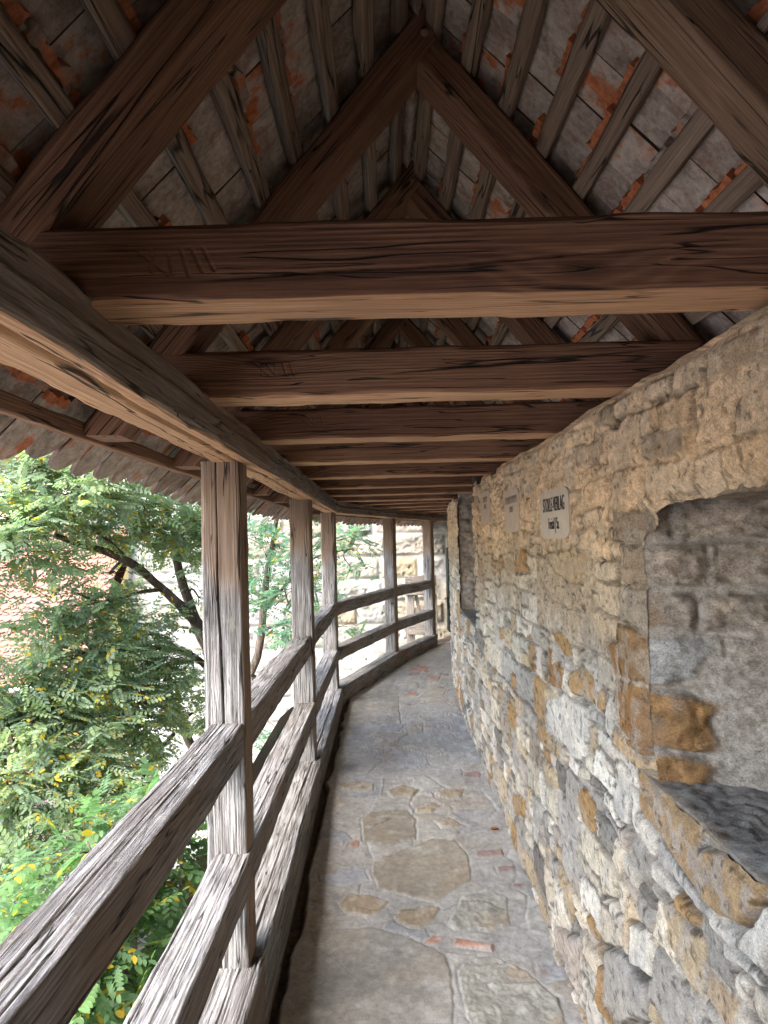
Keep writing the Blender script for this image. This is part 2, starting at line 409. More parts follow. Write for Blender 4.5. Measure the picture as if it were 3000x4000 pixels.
# foliage lumps: centre, half sizes, number of leaves ; branches: nodes, radii
L1=[(-2.33,4.60,2.13,0.37,0.23,120),(-1.81,4.40,2.02,0.40,0.17,150),(-1.55,4.90,1.95,0.40,0.19,130),(-1.30,5.30,1.83,0.30,0.24,90),(-2.09,4.20,1.79,0.32,0.22,150),(-2.02,4.80,1.80,0.37,0.17,110),(-1.72,5.20,1.73,0.40,0.16,110),(-1.43,5.50,1.55,0.25,0.21,70),(-2.18,4.30,1.52,0.26,0.17,45),(-2.01,4.60,1.41,0.19,0.24,34),(-1.88,5.00,1.44,0.21,0.11,18),(-2.09,4.50,1.17,0.21,0.17,36),(-1.93,4.80,1.21,0.27,0.13,80),(-1.76,5.20,1.08,0.31,0.13,80),(-1.39,5.60,1.26,0.18,0.12,22),(-1.94,4.70,0.96,0.38,0.15,130),(-1.73,5.20,0.84,0.36,0.11,90),(-2.17,4.40,0.86,0.31,0.17,95),(-1.90,4.60,0.75,0.36,0.16,150),(-1.66,5.00,0.67,0.39,0.14,130),(-1.45,5.50,0.67,0.21,0.17,36),(-1.41,5.50,0.41,0.14,0.10,25),(-2.12,4.30,0.64,0.27,0.14,110),(-1.86,4.50,0.56,0.35,0.11,100),(-1.63,4.90,0.45,0.28,0.10,40),(-2.09,4.20,0.47,0.29,0.09,60),(-1.87,4.40,0.40,0.31,0.08,50),(-1.67,4.80,0.30,0.27,0.10,26),(-1.49,5.00,0.27,0.21,0.09,20),(-2.58,4.20,1.88,0.37,0.37,110),(-2.58,4.20,1.14,0.37,0.44,110),(-1.69,4.60,2.36,0.81,0.19,160),(-1.61,4.40,2.72,0.77,0.23,140),(-1.97,4.00,0.36,0.32,0.13,120),(-1.69,4.20,0.27,0.34,0.12,110),(-1.50,4.50,0.15,0.25,0.11,40),(-1.93,3.80,0.16,0.27,0.16,130),(-1.41,4.50,-0.05,0.22,0.13,60),(-1.85,3.60,-0.05,0.23,0.20,110)]
L2=[(-1.30,8.20,2.00,0.35,0.35,90),(-1.40,8.40,1.48,0.35,0.32,100),(-1.47,8.60,1.03,0.33,0.27,80),(-0.85,8.00,1.56,0.34,0.34,80),(-0.94,8.20,1.13,0.32,0.26,70),(-0.92,8.00,0.76,0.28,0.25,60),(-1.35,8.60,0.58,0.21,0.18,30),(-0.70,9.88,1.64,0.31,0.25,52),(-0.38,9.62,1.66,0.27,0.17,45),(-0.43,9.62,1.20,0.27,0.17,36),(-0.61,9.75,0.86,0.23,0.21,32),(-0.52,9.75,0.44,0.21,0.09,15),(-1.47,8.40,2.46,0.59,0.35,70),(-0.70,8.00,2.26,0.42,0.31,60),(-0.97,7.00,-0.12,0.15,0.15,16),(-1.12,7.00,-0.36,0.12,0.15,12),(-1.70,8.50,-0.05,0.12,0.30,20)]
L3=[(-1.15,2.70,0.54,0.19,0.12,34),(-1.11,2.90,0.53,0.13,0.11,20),(-1.21,2.60,0.38,0.15,0.12,26),(-1.08,2.80,0.34,0.16,0.11,24),(-1.03,3.00,0.44,0.13,0.12,22),(-1.02,3.20,0.52,0.12,0.08,16),(-1.06,2.90,0.23,0.17,0.13,40),(-0.97,3.10,0.29,0.13,0.15,34),(-1.13,2.70,0.18,0.14,0.10,30),(-1.02,2.50,0.26,0.15,0.11,26),(-1.01,2.90,0.09,0.12,0.09,20),(-1.12,2.50,0.15,0.11,0.10,16),(-1.11,2.60,0.31,0.13,0.09,18),(-1.05,3.20,0.45,0.12,0.13,22),(-1.09,3.50,0.50,0.14,0.10,22),(-1.3,2.6,-.05,.25,.18,60),(-1.0,2.4,-.15,.25,.2,60),(-1.5,3.0,.1,.25,.2,60),(-1.12,2.1,-.1,.2,.15,36),(-1.25,2.2,.15,.2,.15,36),(-1.01,3.00,0.32,0.13,0.08,16),(-1.16,2.60,0.12,0.06,0.05,8)]
B1=[
 ([(-1.39,6.00,0.33),(-1.38,5.80,0.78),(-1.47,5.70,1.01),(-1.53,5.60,1.26),(-1.55,5.50,1.42),(-1.54,5.40,1.67),(-1.57,5.20,1.98)],(0.1, 0.03)),
 ([(-1.38,5.85,0.61),(-1.41,5.70,0.97),(-1.52,5.50,1.17),(-1.61,5.30,1.34),(-1.69,5.10,1.48),(-1.79,5.00,1.58),(-1.89,4.80,1.63),(-2.02,4.70,1.68),(-2.12,4.60,1.74)],(0.08, 0.03)),
 ([(-1.39,5.90,0.60),(-1.47,5.60,0.81),(-1.57,5.40,0.89),(-1.73,5.20,0.94),(-1.89,5.00,0.95)],(0.05, 0.02)),
 ([(-1.30,6.00,-0.47),(-1.39,5.95,-0.25),(-1.51,5.80,-0.02),(-1.57,5.60,0.25),(-1.58,5.50,0.39),(-1.62,5.30,0.50),(-1.70,5.10,0.57)],(0.075, 0.03)),
 ([(-1.58,5.50,0.32),(-1.70,5.10,0.50),(-1.84,4.90,0.54),(-1.99,4.70,0.57),(-2.17,4.40,0.61),(-2.36,4.20,0.70)],(0.045, 0.02)),
 ([(-1.60,5.50,0.26),(-1.60,5.10,0.24),(-1.63,5.00,0.17),(-1.64,4.80,0.11)],(0.03, 0.012)),
 ([(-1.61,5.30,1.34),(-1.69,5.10,1.34),(-1.80,4.90,1.29),(-1.92,4.70,1.29)],(0.025, 0.01)),
 ([(-1.79,5.00,1.58),(-1.89,4.80,1.78),(-2.02,4.60,1.86),(-2.17,4.30,1.86)],(0.03, 0.012)),
 ([(-1.54,5.40,1.67),(-1.72,5.10,1.86),(-1.85,4.80,1.95)],(0.03, 0.012)),
]
B2=[
 ([(-1.69,9.00,0.04),(-1.57,8.95,0.29),(-1.51,8.90,0.61),(-1.47,8.80,1.01),(-1.34,8.60,1.57),(-1.21,8.40,2.01)],(0.09, 0.04)),
 ([(-1.51,8.90,0.79),(-1.14,8.40,1.18),(-0.87,9.00,1.46),(-0.42,9.75,1.56)],(0.04, 0.012)),
 ([(-1.51,8.90,0.61),(-1.10,8.80,0.73),(-0.75,9.70,0.70)],(0.03, 0.01)),
 ([(-1.69,9.00,0.04),(-1.33,8.00,-0.28),(-1.05,7.20,-0.19)],(0.02, 0.008)),
]
# ------------------------------------------------------------------ roof framework
TH = math.radians(50.5); CT, ST = math.cos(TH), math.sin(TH)
T_AP, Z_AP = .57, 3.08              # ridge: sideways from the railing line, height of rafter tops
def SL(s, sgn, q, n):               # a point on a slope: q down from the ridge, n above the rafter tops
    return PT(s, T_AP + sgn * (q * CT + n * ST), Z_AP - q * ST + n * CT)

def segdist(px, py, a, b):
    ax, ay = a; bx, by = b; vx, vy = bx - ax, by - ay
    t = np.clip(((px - ax) * vx + (py - ay) * vy) / (vx * vx + vy * vy), 0, 1)
    return np.hypot(px - ax - t * vx, py - ay - t * vy)

NUM = {  # carpenter's numerals: strokes (x along the tie, z up), metres
 'XVIII': [((0, .034), (.026, -.002)), ((.020, .036), (.002, .002)), ((.024, .004), (.034, 0)), ((.034, 0), (.044, .028)), ((.066, .036), (.060, -.004)), ((.083, .038), (.084, .002)), ((.101, .038), (.104, .004))],
 'XVII': [((0, .034), (.024, 0)), ((.022, .034), (.002, .002)), ((.028, .032), (.040, .002)), ((.040, .002), (.050, .032)), ((.070, .034), (.068, 0)), ((.088, .034), (.088, 0))],
 'XVI': [((0, .034), (.024, 0)), ((.022, .034), (.002, .002)), ((.030, .032), (.042, .002)), ((.042, .002), (.054, .032)), ((.080, .034), (.078, 0))],
}
TIE_Y = [-2.0, -1.2, -.42, .36, 1.14, 1.92, 2.73, 3.545, 4.384, 5.24, 6.12, 7.0, 7.85, 8.7, 9.55, 10.4, 11.25]
TW = {4: .125, 5: .13, 6: .13}
desc = {
 1: ('roof truss directly overhead behind the camera', 'XX'),
}
ORD = ['nearest', 'second', 'third', 'fourth', 'fifth', 'sixth', 'seventh', 'eighth', 'ninth', 'tenth', 'eleventh', 'twelfth', 'thirteenth']
CK = {4: (-.012, .045, .25, 1.2), 5: (.0, .07, .55, 1.35), 6: (-.02, .02, .1, .5)}
def truss(i, s0):
    k = i - 4
    if k < 0: lab = '%s brown roof truss behind the nearest carved tie beam, overhead and out of view' % ['first', 'second', 'third', 'fourth'][-k - 1]
    elif k == 0: lab = 'nearest roof truss, its wide tie beam carved with XVIII crossing the whole photo'
    elif k == 1: lab = 'second roof truss, tie beam faintly carved XVII, its rafters meeting at the top centre'
    elif k == 2: lab = 'third roof truss, tie beam with two big knots and a faint carved XVI'
    elif k == 3: lab = 'fourth roof truss, reddish tie beam with two ring-shaped knots'
    else: lab = '%s roof truss counted from the nearest tie beam, far down the covered walkway' % ORD[k]
    tr = thing('roof_truss', lab, 'roof truss', group='roof trusses over the walkway')
    w = TW.get(i, .125)
    f = FWD(s0); sd = SIDE(s0)
    # tie beam
    h = .128 if k < 2 else .12
    zc = 2.036 + h / 2
    g = Geo()
    p0 = PT(s0, -.12, zc) + f * w / 2; p1 = PT(s0, 1.26, zc) + f * w / 2
    num = {4: ('XVIII', .20, -.018), 5: ('XVII', .25, -.006), 6: ('XVI', .27, -.004)}.get(i)
    L = 1.38
    smp = np.linspace(0, L, 70)
    kk = (6, 8); disp = None
    if num:
        st, x0, z0 = NUM[num[0]], num[1], num[2]
        dn_ = np.arange(x0 - .01, x0 + .13, .0022); smp = np.sort(np.concatenate([smp[(smp < dn_[0] - .006) | (smp > dn_[-1] + .006)], dn_])); kk = (6, 48)
        dp = {4: .0034, 5: .0028, 6: .0022}[i]
        def disp(sdd, ss, uu, vv):
            d = np.full(len(ss), 9.)
            for a, b in st: d = np.minimum(d, segdist(ss - x0, vv - z0, a, b))
            ck = np.abs(vv - CK[i][0] - CK[i][1] * (ss - .7) - .006 * fbm(p3(ss * 4, i), 3, 12)); lim = sst(CK[i][2], CK[i][2] + .2, ss) * sst(CK[i][3], CK[i][3] - .2, ss)
            return (dp * sst(.0042, .0012, d) + .014 * sst(.0026, .0006, ck) * lim) * (sdd == 0)
    # beam runs left to right, so +S of the section looks towards the camera
    beam_path(g, p0 + (p1 - p0) * (smp / L)[:, None], -f, np.array([0, 0, 1.]), w, h, k=kk, c0=-.8, c1=.8, wav=.006, edge=.007, disp=disp, seed=100 + i, weather_bounce=lambda sdd, ss, P: -1. * (sdd == 3) - .30 * (sdd == 1))  # underside painted paler: cleaner wood plus bounce light from the floor
    g.build('tie_beam', WOOD, tr)
    for sgn in (-1, 1):
        g = Geo(); wr = w + .006; hd = .088
        a = SL(s0, sgn, 0., -hd / 2) + f * (w / 2 + (.002 if sgn < 0 else .004)); b = SL(s0, sgn, 1.432, -hd / 2) + f * (w / 2 + (.002 if sgn < 0 else .004))
        up = sd * sgn * ST + np.array([0, 0, CT])
        beam(g, a, b, up, wr if sgn < 0 else wr - .01, hd, seg=.03, k=(5, 5), c0=-math.tan(TH) * (.55 if sgn < 0 else 1.), c1=1 / math.tan(TH), wav=.006, edge=.008, seed=200 + i * 2 + (sgn > 0))
        g.build('rafter', WOOD_LIGHT if (i == 4 and sgn > 0) else WOOD, tr)
    g = Geo(); c = SL(s0, -1, .035, -.055) - f * .012
    th = np.linspace(0, 1, 4)[:, None]
    tube(g, c + f * .10 * th, np.full(4, .011), 8, i, gco=[0, 0, 0], pith=[0, 0, .9], wx=[0.])
    g.build('peg', WOOD_LIGHT, tr)
for i, s0 in enumerate(TIE_Y): truss(i, s0)

# ------------------------------------------------------------------ tiled roof: tiles, battens, ridge
m, t = material('lime_coated_tile')
g_ = t.n('ShaderNodeTexCoord', out='Object'); e_ = t.attr('edge', 'Fac'); r_ = t.attr('rnd', 'Fac')
n1 = t.noise(g_, 9., 5., .65); n2 = t.noise(g_, 55., 5., .7); n3 = t.noise(g_, 3.2, 3.)
lime = t.ramp(t.math('MULTIPLY_ADD', n1, .65, t.math('MULTIPLY_ADD', n2, .45, t.math('MULTIPLY_ADD', r_, .16, -.08))), [(.36, (.15, .11, .085)), (.55, (.36, .29, .235)), (.74, (.56, .48, .41))])
orange = t.ramp(n2, [(.3, (.22, .065, .03)), (.5, (.42, .135, .055)), (.75, (.56, .21, .10))])
k = t.math('ADD', t.math('MULTIPLY', e_, .42), t.math('MULTIPLY_ADD', r_, .30, t.math('MULTIPLY', n1, .66)))
k = t.math('MULTIPLY_ADD', n2, .12, k)
f = t.mapr(k, .655, .735)
brn = t.noise(g_, 14., 5., .7); lime = t.mix(t.mapr(brn, .50, .66, 0., .6), lime, (.20, .105, .07, 1)); lime = t.mix(t.mapr(brn, .45, .30, 0., .5), lime, (.07, .058, .05, 1))
col = t.mix(f, lime, orange)
moss = t.math('MULTIPLY', t.mapr(n3, .68, .74), t.mapr(n2, .4, .6))
col = t.mix(t.math('MULTIPLY', moss, .6), col, (.20, .21, .07, 1))
col = t.mix(t.mapr(e_, -.4, -.9), col, (.055, .035, .028, 1))
soot = t.noise(g_, 1.7, 3.)
col = t.mix(t.mapr(soot, .54, .76, 0., .45), col, (.055, .043, .038, 1))
t.out(col, .95, t.math('MULTIPLY_ADD', n2, .8, n1), .006, .15)
TILE = m

roof = thing('tiled_roof', 'old clay tile roof on battens seen from below, covering the walkway', 'roof')
HB = .032; PITCH = .151; TWD = .157
NR = 10; Q0 = .055
S_LO, S_HI = -7.4, 12.4
def tile_template():
    # local: a across (-.5..5)*w, b down (0..1), underside / top / rim ; beaver-tail end
    aa = np.linspace(-.5, .5, 5); ab = .5 * np.sin(np.linspace(-PI / 2, PI / 2, 11))
    o = [(a, 0.) for a in aa] + [(.5, .35)] + [(a, 1. - .36 * (1 - math.sqrt(max(0, 1 - (2 * a) ** 2)))) for a in ab[::-1]] + [(-.5, .35)]
    return np.array(o)
TT = tile_template(); NO = len(TT)
def tiles(sgn):
    g = Geo(); r = np.random.default_rng(5 + sgn)
    NS = int((S_HI - S_LO) / TWD)
    for row in range(NR):
        for j in range(NS):
            s = S_LO + (j + .5 * (row % 2)) * TWD + r.normal(0, .0022)
            q0 = Q0 + row * PITCH - .03 + r.normal(0, .009); last = row == NR - 1
            ln = .31 if not last else .245 - .055 * float(sst(3.0, 1.2, s))
            ln += r.normal(0, .004)
            ww = TWD - .0008 - abs(r.normal(0, .0012)); tk = .013
            a = TT[:, 0] * ww * (1); b = TT[:, 1] * ln
            tilt = .095 + r.normal(0, .006); sag = r.normal(0, .016); hb = HB + .002 + r.uniform(0, .003)
            rn = r.random()
            crown = -.004 * (1 - (2 * TT[:, 0]) ** 2)
            bot = SL(s + a, sgn, q0 + b, hb + tilt * b + sag * a - crown)
            top = SL(s + a, sgn, q0 + b, hb + tk + tilt * b + sag * a - crown)
            fl = np.arange(NO)[None]
            e0 = np.zeros(NO)
            if last: e0 = np.full(NO, -.16 + .22 * r.random())
            g.add(bot, fl if sgn > 0 else fl[:, ::-1], edge=e0, rnd=np.full(NO, rn))
            g.add(top, fl[:, ::-1] if sgn > 0 else fl, edge=np.zeros(NO), rnd=np.full(NO, rn))
            i = np.arange(NO); i2 = (i + 1) % NO
            ff = np.stack([i, i2, i2 + NO, i + NO], 1)
            g.add(np.concatenate([bot, top]), ff if sgn < 0 else ff[:, ::-1], edge=np.full(2 * NO, -.9), rnd=np.full(2 * NO, rn))
            # broken red nib strip along the upper edge, hanging over the batten
            if row >= 0:
                if r.random() < .06: continue
                x0 = r.uniform(-.5, -.38) * ww; x1 = r.uniform(.3, .5) * ww; nn = 9
                xs = np.linspace(x0, x1, nn)
                lo = q0 - .010 - r.uniform(.0, .010, nn); hi = np.full(nn, q0 + .014)
                dn = -r.uniform(.006, .015, nn); 
                A = SL(s + xs, sgn, lo, hb + tk); B = SL(s + xs, sgn, lo + r.uniform(0, .006, nn), hb + dn)
                Cc = SL(s + xs, sgn, hi - r.uniform(0, .008, nn), hb + dn * .8); D = SL(s + xs, sgn, hi, hb + tk)
                V = np.stack([A, B, Cc, D], 1).reshape(-1, 3)
                ii = np.arange(nn - 1)[:, None] * 4; jj = np.arange(4)[None]; j2 = (jj + 1) % 4
                F = np.stack([(ii + jj).ravel(), (ii + j2).ravel(), (ii + 4 + j2).ravel(), (ii + 4 + jj).ravel()], 1)
                g.add(V, [F, np.array([[0, 1, 2, 3], [nn * 4 - 1, nn * 4 - 2, nn * 4 - 3, nn * 4 - 4]])], edge=np.full(len(V), r.choice([.95, .6, .1], p=[.62, .2, .18])), rnd=np.full(len(V), r.random() * .8))
    o = g.build('tile_covering', TILE, roof, smooth=False)
    o['kind'] = 'stuff' if False else 'thing'
    return o
for sgn in (-1, 1):
    o = tiles(sgn)
    o['label'] = 'left roof slope of grey lime-coated tiles' if sgn < 0 else 'right roof slope of grey and red tiles'

for sgn in (-1, 1):
    for row in range(NR):
        q = Q0 + row * PITCH
        if row == NR - 1: continue
        g = Geo(); s = np.arange(S_LO, S_HI, .06)
        jit = .004 * fbm(p3(s * .8, row * 3.1, sgn), 3, 7)
        C = SL(s, sgn, q + jit, HB / 2)
        up = SIDE(s) * sgn * ST + np.array([0, 0, CT]); S = SIDE(s) * sgn * CT - np.array([0, 0, ST])
        light = lambda sd, ss, P: np.full(len(ss), .0)
        beam_path(g, C, S, up, .046, HB, bev=.004, k=(3, 3), wav=.004, edge=.006, weather_bounce=(lambda sd, ss, P: .42 * ((sd == 2) | (sd == 0)) + .2 * (sd == 3)) if sgn < 0 else None)
        g.build('batten', WOOD_OUT, roof)
# eaves lath between the rafter tails
for sgn in (-1, 1):
    g = Geo(); s = np.arange(S_LO, S_HI, .06)
    C = PT(s, T_AP + sgn * .925, 1.962)
    beam_path(g, C, SIDE(s), np.array([0, 0, 1.]), .03, .045, bev=.004, k=(3, 4), wav=.004, edge=.004)
    g.build('eaves_lath', WOOD, roof)
g = Geo(); s = np.arange(S_LO, S_HI, .05); th = np.linspace(-1.9, 1.9, 9)
V = np.stack([PT(s, T_AP + .13 * math.sin(a), Z_AP + .01 + .13 * math.cos(a) + .012 * fbm(p3(s * 4, a), 3, 3)) for a in th], 1)
g.add(V.reshape(-1, 3), gridf(len(s), 9), edge=np.zeros(V.shape[0] * 9), rnd=np.zeros(V.shape[0] * 9))
V2 = np.stack([PT(s, T_AP + .02 * u + .012 * fbm(p3(s * 6, u), 3, 5), Z_AP + .015 - .03 * (1 - u * u) + .02 * fbm(p3(s * 9, u), 3, 6)) for u in (-3, -1.5, 0, 1.5, 3)], 1)
g.add(V2.reshape(-1, 3), gridf(len(s), 5), edge=np.zeros(V2.shape[0] * 5), rnd=np.zeros(V2.shape[0] * 5))
g.build('ridge_capping', TILE, roof)

# ------------------------------------------------------------------ posts, plates, rails, sills
POST_S = [-2.05, .25, 2.555, 4.845, 7.13, 9.43, 11.10]
PW = .136
plab = ['weathered timber post behind the viewer', 'weathered timber post beside the viewer, out of frame',
        'nearest tall timber post with a long dark crack down its face', 'second timber post from the nearest, in front of the second tree',
        'third timber post, where the railing bends to the right', 'fourth timber post with a round hole above its middle rail',
        'last and farthest timber post, beside the plank barrier']
for i, s in enumerate(POST_S):
    g = Geo(); z0 = .232; z1 = 1.936
    f = FWD(s); sd = SIDE(s); c = PT(s, -PW / 2 - .033, 0.)
    def wea(sdd, ss, P):
        zz = P[:, 2]
        out = ((sdd == 2) | (sdd == 1)).astype(float)
        w = np.where(out > 0, .78, .12) * sst(1.72, 1.25, zz + .12 * fbm(P * 5, 3, 3)) + .12
        return w
    groove = None
    if i == 2:
        def groove(sdd, ss, uu, vv):
            x = -.008 + .014 * fbm(p3(ss * 2.3, 0), 3, 31)
            wd = .0022 * sst(0, .25, ss) * (.5 + 1. * sst(.3, .9, ss) * sst(1.65, 1.1, ss)) * (1 - .6 * sst(1.3, 1.5, ss))
            x2 = -.03 + .01 * fbm(p3(ss * 3, 4), 3, 8)
            d1 = sst(wd + .0012, wd * .5, abs(uu - x)) * sst(.62, .7, ss)
            d2 = sst(.003, .001, abs(uu - x2)) * sst(.3, .1, ss)
            return .034 * np.maximum(d1, d2) * (sdd == 1)
    elif i == 5:
        def groove(sdd, ss, uu, vv):
            return .03 * sst(.016, .012, np.hypot(uu - .03, ss - .62)) * (sdd == 1)
    # post axis runs up: S = +side, U = towards the camera
    n = 170 if i in (2, 5) else 60
    zz = np.linspace(z0, z1, n); C = np.repeat(c[None], n, 0); C[:, 2] = zz
    lean = {2: (-.004, .0)}.get(i, (0, 0)); C[:, 0] += lean[0] * (zz - z0)
    beam_path(g, C, sd, -f, PW, PW, k=(80 if i in (2, 5) else 6, 6), weather_bounce=wea, wav=.004, edge=.007, disp=groove, seed=300 + i)
    tag(g.build('timber_post', WOOD_OUT), plab[i], 'post', 'posts carrying the roof')

def eave_plate(s0, s1, lab, seed):
    g = Geo(); n = int((s1 - s0) / .02); a = PT(s0, 0, 0.); b = PT(s1, 0, 0.)
    h = .112; w = .136; L = np.linalg.norm(b - a)
    d = (b - a) / L; S = np.array([d[1], -d[0], 0.])
    tt = np.linspace(0, 1, n)[:, None]
    C = a + (b - a) * tt - S * (w / 2 + .002); C[:, 2] = 1.932 + h / 2
    ties = [((PT(y, 0, 0.) - a) @ d) for y in TIE_Y]
    def disp(sdd, ss, uu, vv):
        wob = .008 * fbm(p3(ss * 4.2, seed), 4, seed) 
        d1 = .024 * sst(.0075, .001, abs(vv - .014 - wob)) * sst(-.5, .0, fbm(p3(ss * 2., 9), 2, seed))   # long split
        rec = .011 * sst(.012, .016, vv - wob)                                 # upper half stands back
        wane = .010 * np.clip(fbm(p3(ss * 4.5, 5), 4, seed + 3), -.3, 1) * sst(.03, .056, abs(vv))
        # a ragged wane along the lower inner edge
        low = .022 * np.clip(fbm(p3(ss * 1.1, 2), 3, seed + 9) + .1, 0, 1) * sst(-.034, -.056, vv)
        return (d1 + rec + wane + low) * (sdd == 0) + (.010 * np.clip(fbm(p3(ss * 2.5, 7), 4, seed + 5), 0, 1) + .012 * sst(.008, .002, abs(uu - .02 - .02 * fbm(p3(ss * 1.2, 3), 3, seed)))) * (sdd == 3)
    beam_path(g, C, S, np.array([0, 0, 1.]), w, h, bev=.006, k=(18, 34), wav=.003, edge=.006, disp=disp, seed=seed, weather_bounce=lambda sdd, ss, P: np.where(sdd == 3, -.75, .5))  # underside gets the same paler wood with floor bounce in its colour
    tag(g.build('eaves_beam', WOOD_OUT), lab, 'beam', 'eaves beams on the posts')
eave_plate(-7.4, 7.19, 'long cracked eaves beam running from upper left over the nearest three posts', 400)
eave_plate(7.19, 9.5, 'eaves beam between the third and fourth posts, turning right', 401)
eave_plate(9.5, 12.3, 'farthest eaves beam, from the fourth post to the tower', 402)

def railing(s0, s1, lab, first=False, sag=0., seed=0):
    r = thing('wooden_railing', lab, 'railing', group='railings between the posts')
    a = PT(s0, 0, 0.); b = PT(s1, 0, 0.); d = (b - a) / np.linalg.norm(b - a); S = np.array([d[1], -d[0], 0.])
    L = np.linalg.norm(b - a)
    a_, b_ = a, b
    for nm, zt, h, w, off in (('top_rail', 1.045, .122, .112, .044), ('middle_rail', .612, .122, .120, .027)):
        e_ = PW / 2 - .012 if nm == 'top_rail' else .003
        a = a_ + d * e_; b = b_ - d * e_
        g = Geo(); n = int(L / .02); tt = np.linspace(0, 1, n)
        C = a + (b - a) * tt[:, None] - S * (w / 2 + off)
        C[:, 2] = zt - h / 2 + (sag if nm == 'top_rail' else sag * .3) * (np.sin(tt * PI) * .6 + .5 * np.sin(tt * 2 * PI + 1)) 
        q = seed + (7 if nm == 'top_rail' else 3)
        def wea(sdd, ss, P):
            return np.where(sdd == 1, 1.05, np.where(sdd == 2, .8, .54))
        def disp(sdd, ss, uu, vv, q=q):
            # deep weathering fissures on the top, wavering with the grain, and a check on the inner face
            o = 0
            for jx in range(9):
                x = -.05 + .0125 * jx + .012 * fbm(p3(ss * 1.6, jx * 7.7), 3, q + jx)
                o = np.maximum(o, sst(.0024, .0006, abs(uu - x)) * np.clip(fbm(p3(ss * 1.3, jx * 3.3), 2, q + 20) * 1.4 - .05, 0, 1))
            y = .006 + .02 * fbm(p3(ss * 1.1, 3), 3, q + 40)
            c = sst(.004, .0008, abs(vv - y)) * np.clip(fbm(p3(ss * 1.4, 8), 2, q + 50) + .1, 0, 1)
            return .010 * o * (sdd == 1) + .014 * c * (sdd == 0) + .0015 * (sdd == 1) * fbm(np.stack([ss * 5, uu * 150, 0 * ss], 1), 2, q)
        beam_path(g, C, S, np.array([0, 0, 1.]), w, h, bev=.005, k=(64, 26), wav=.004, edge=.007, disp=disp, weather_bounce=wea, seed=500 + q)
        g.build(nm, WOOD_OUT, r)
    # sill lies on the floor edge: a thing of its own
    a, b = a_, b_
    g = Geo(); a2 = PT(s0, 0, 0.) ; b2 = PT(s1, 0, 0.); n = int(L / .02)
    a2 = a2 + d * .004; b2 = b2 - d * .004
    w = .15; zt = .238; zb = -.02
    C = a2 + (b2 - a2) * np.linspace(0, 1, n)[:, None] - S * (w / 2 - .006); C[:, 2] = (zt + zb) / 2
    def wea2(sdd, ss, P): return np.where(sdd == 1, 1.2, np.where(sdd == 2, .8, .54))
    def disp2(sdd, ss, uu, vv):
        x = .012 + .03 * fbm(p3(ss * 1.2, 3), 4, seed + 60)
        o = sst(.006, .001, abs(uu - x)) * np.clip(fbm(p3(ss * 1.0, 8), 2, seed + 70) + .45, 0, 1) * 1.8
        for jx in range(8):
            x = -.065 + .017 * jx + .012 * fbm(p3(ss * 1.6, jx * 7.7), 3, seed + jx + 80)
            o = np.maximum(o, sst(.003, .0006, abs(uu - x)) * np.clip(fbm(p3(ss * 1.5, jx * 3.3), 2, seed + 90) + .2, 0, 1))
        return .010 * o * (sdd == 1)
    beam_path(g, C, S, np.array([0, 0, 1.]), w, zt - zb, bev=.006, k=(64, 8), wav=.005, edge=.010, disp=disp2, weather_bounce=wea2, seed=600 + seed)
    sl = 'nearest silver sill beam with a wandering dark split, lying on the floor edge at lower left' if first else lab.replace('railing', 'sill beam').split(',')[0] + ', lying on the floor edge'
    return tag(g.build('sill_beam', WOOD_OUT), sl, 'beam', 'sill beams under the railings')
railing(-2.05, .25, 'railing behind the viewer, out of frame', seed=0)
railing(.25, 2.555, 'nearest railing with deeply grooved silver rails running out of frame at lower left', first=True, seed=20)
railing(2.555, 4.845, 'railing between the nearest and second posts', sag=-.004, seed=40)
railing(4.845, 7.13, 'railing between the second and third posts, with a crooked top rail', sag=.022, seed=60)
railing(7.13, 9.43, 'railing between the third and fourth posts, slightly bowed', sag=.012, seed=80)
railing(9.43, 11.10, 'short farthest railing between the last two posts', sag=.01, seed=100)
# ------------------------------------------------------------------ masonry
def inpoly(x, y, P):
    P = np.array(P); c = np.zeros(len(x), bool); j = len(P) - 1
    for i in range(len(P)):
        xi, yi = P[i]; xj, yj = P[j]
        k = ((yi > y) != (yj > y)) & (x < (xj - xi) * (y - yi) / (yj - yi + 1e-12) + xi)
        c ^= k; j = i
    return c
def edged(x, y, P):
    d = np.full(len(x), 9.)
    for i in range(len(P)): d = np.minimum(d, segdist(x, y, P[i - 1], P[i]))
    return d
def voronoi(A, B, SA, SB, asp=1.6, bin_=.3, reach=.75):
    """returns nearest seed id and distance to the cell border"""
    n = len(A); idx = np.zeros(n, int); ed = np.zeros(n)
    key = np.floor(A / bin_).astype(int)
    order = np.argsort(key, kind='stable'); ks = key[order]
    st = np.flatnonzero(np.r_[True, ks[1:] != ks[:-1]]); en = np.r_[st[1:], n]
    for s0, e0 in zip(st, en):
        ii = order[s0:e0]; a0 = ks[s0] * bin_
        cand = np.flatnonzero((SA > a0 - reach) & (SA < a0 + bin_ + reach))
        ca, cb = SA[cand], SB[cand] * asp
        for c in range(0, len(ii), 6000):
            jj = ii[c:c + 6000]
            D = (A[jj][:, None] - ca) ** 2 + (B[jj][:, None] * asp - cb) ** 2
            p = np.argpartition(D, 1, axis=1)[:, :2]
            d = np.take_along_axis(D, p, 1); sw = d[:, 0] > d[:, 1]
            p[sw] = p[sw][:, ::-1]; d[sw] = d[sw][:, ::-1]
            sep = np.hypot(ca[p[:, 0]] - ca[p[:, 1]], cb[p[:, 0]] - cb[p[:, 1]])
            idx[jj] = cand[p[:, 0]]; ed[jj] = (d[:, 1] - d[:, 0]) / (2 * sep + 1e-9)
    return idx, ed
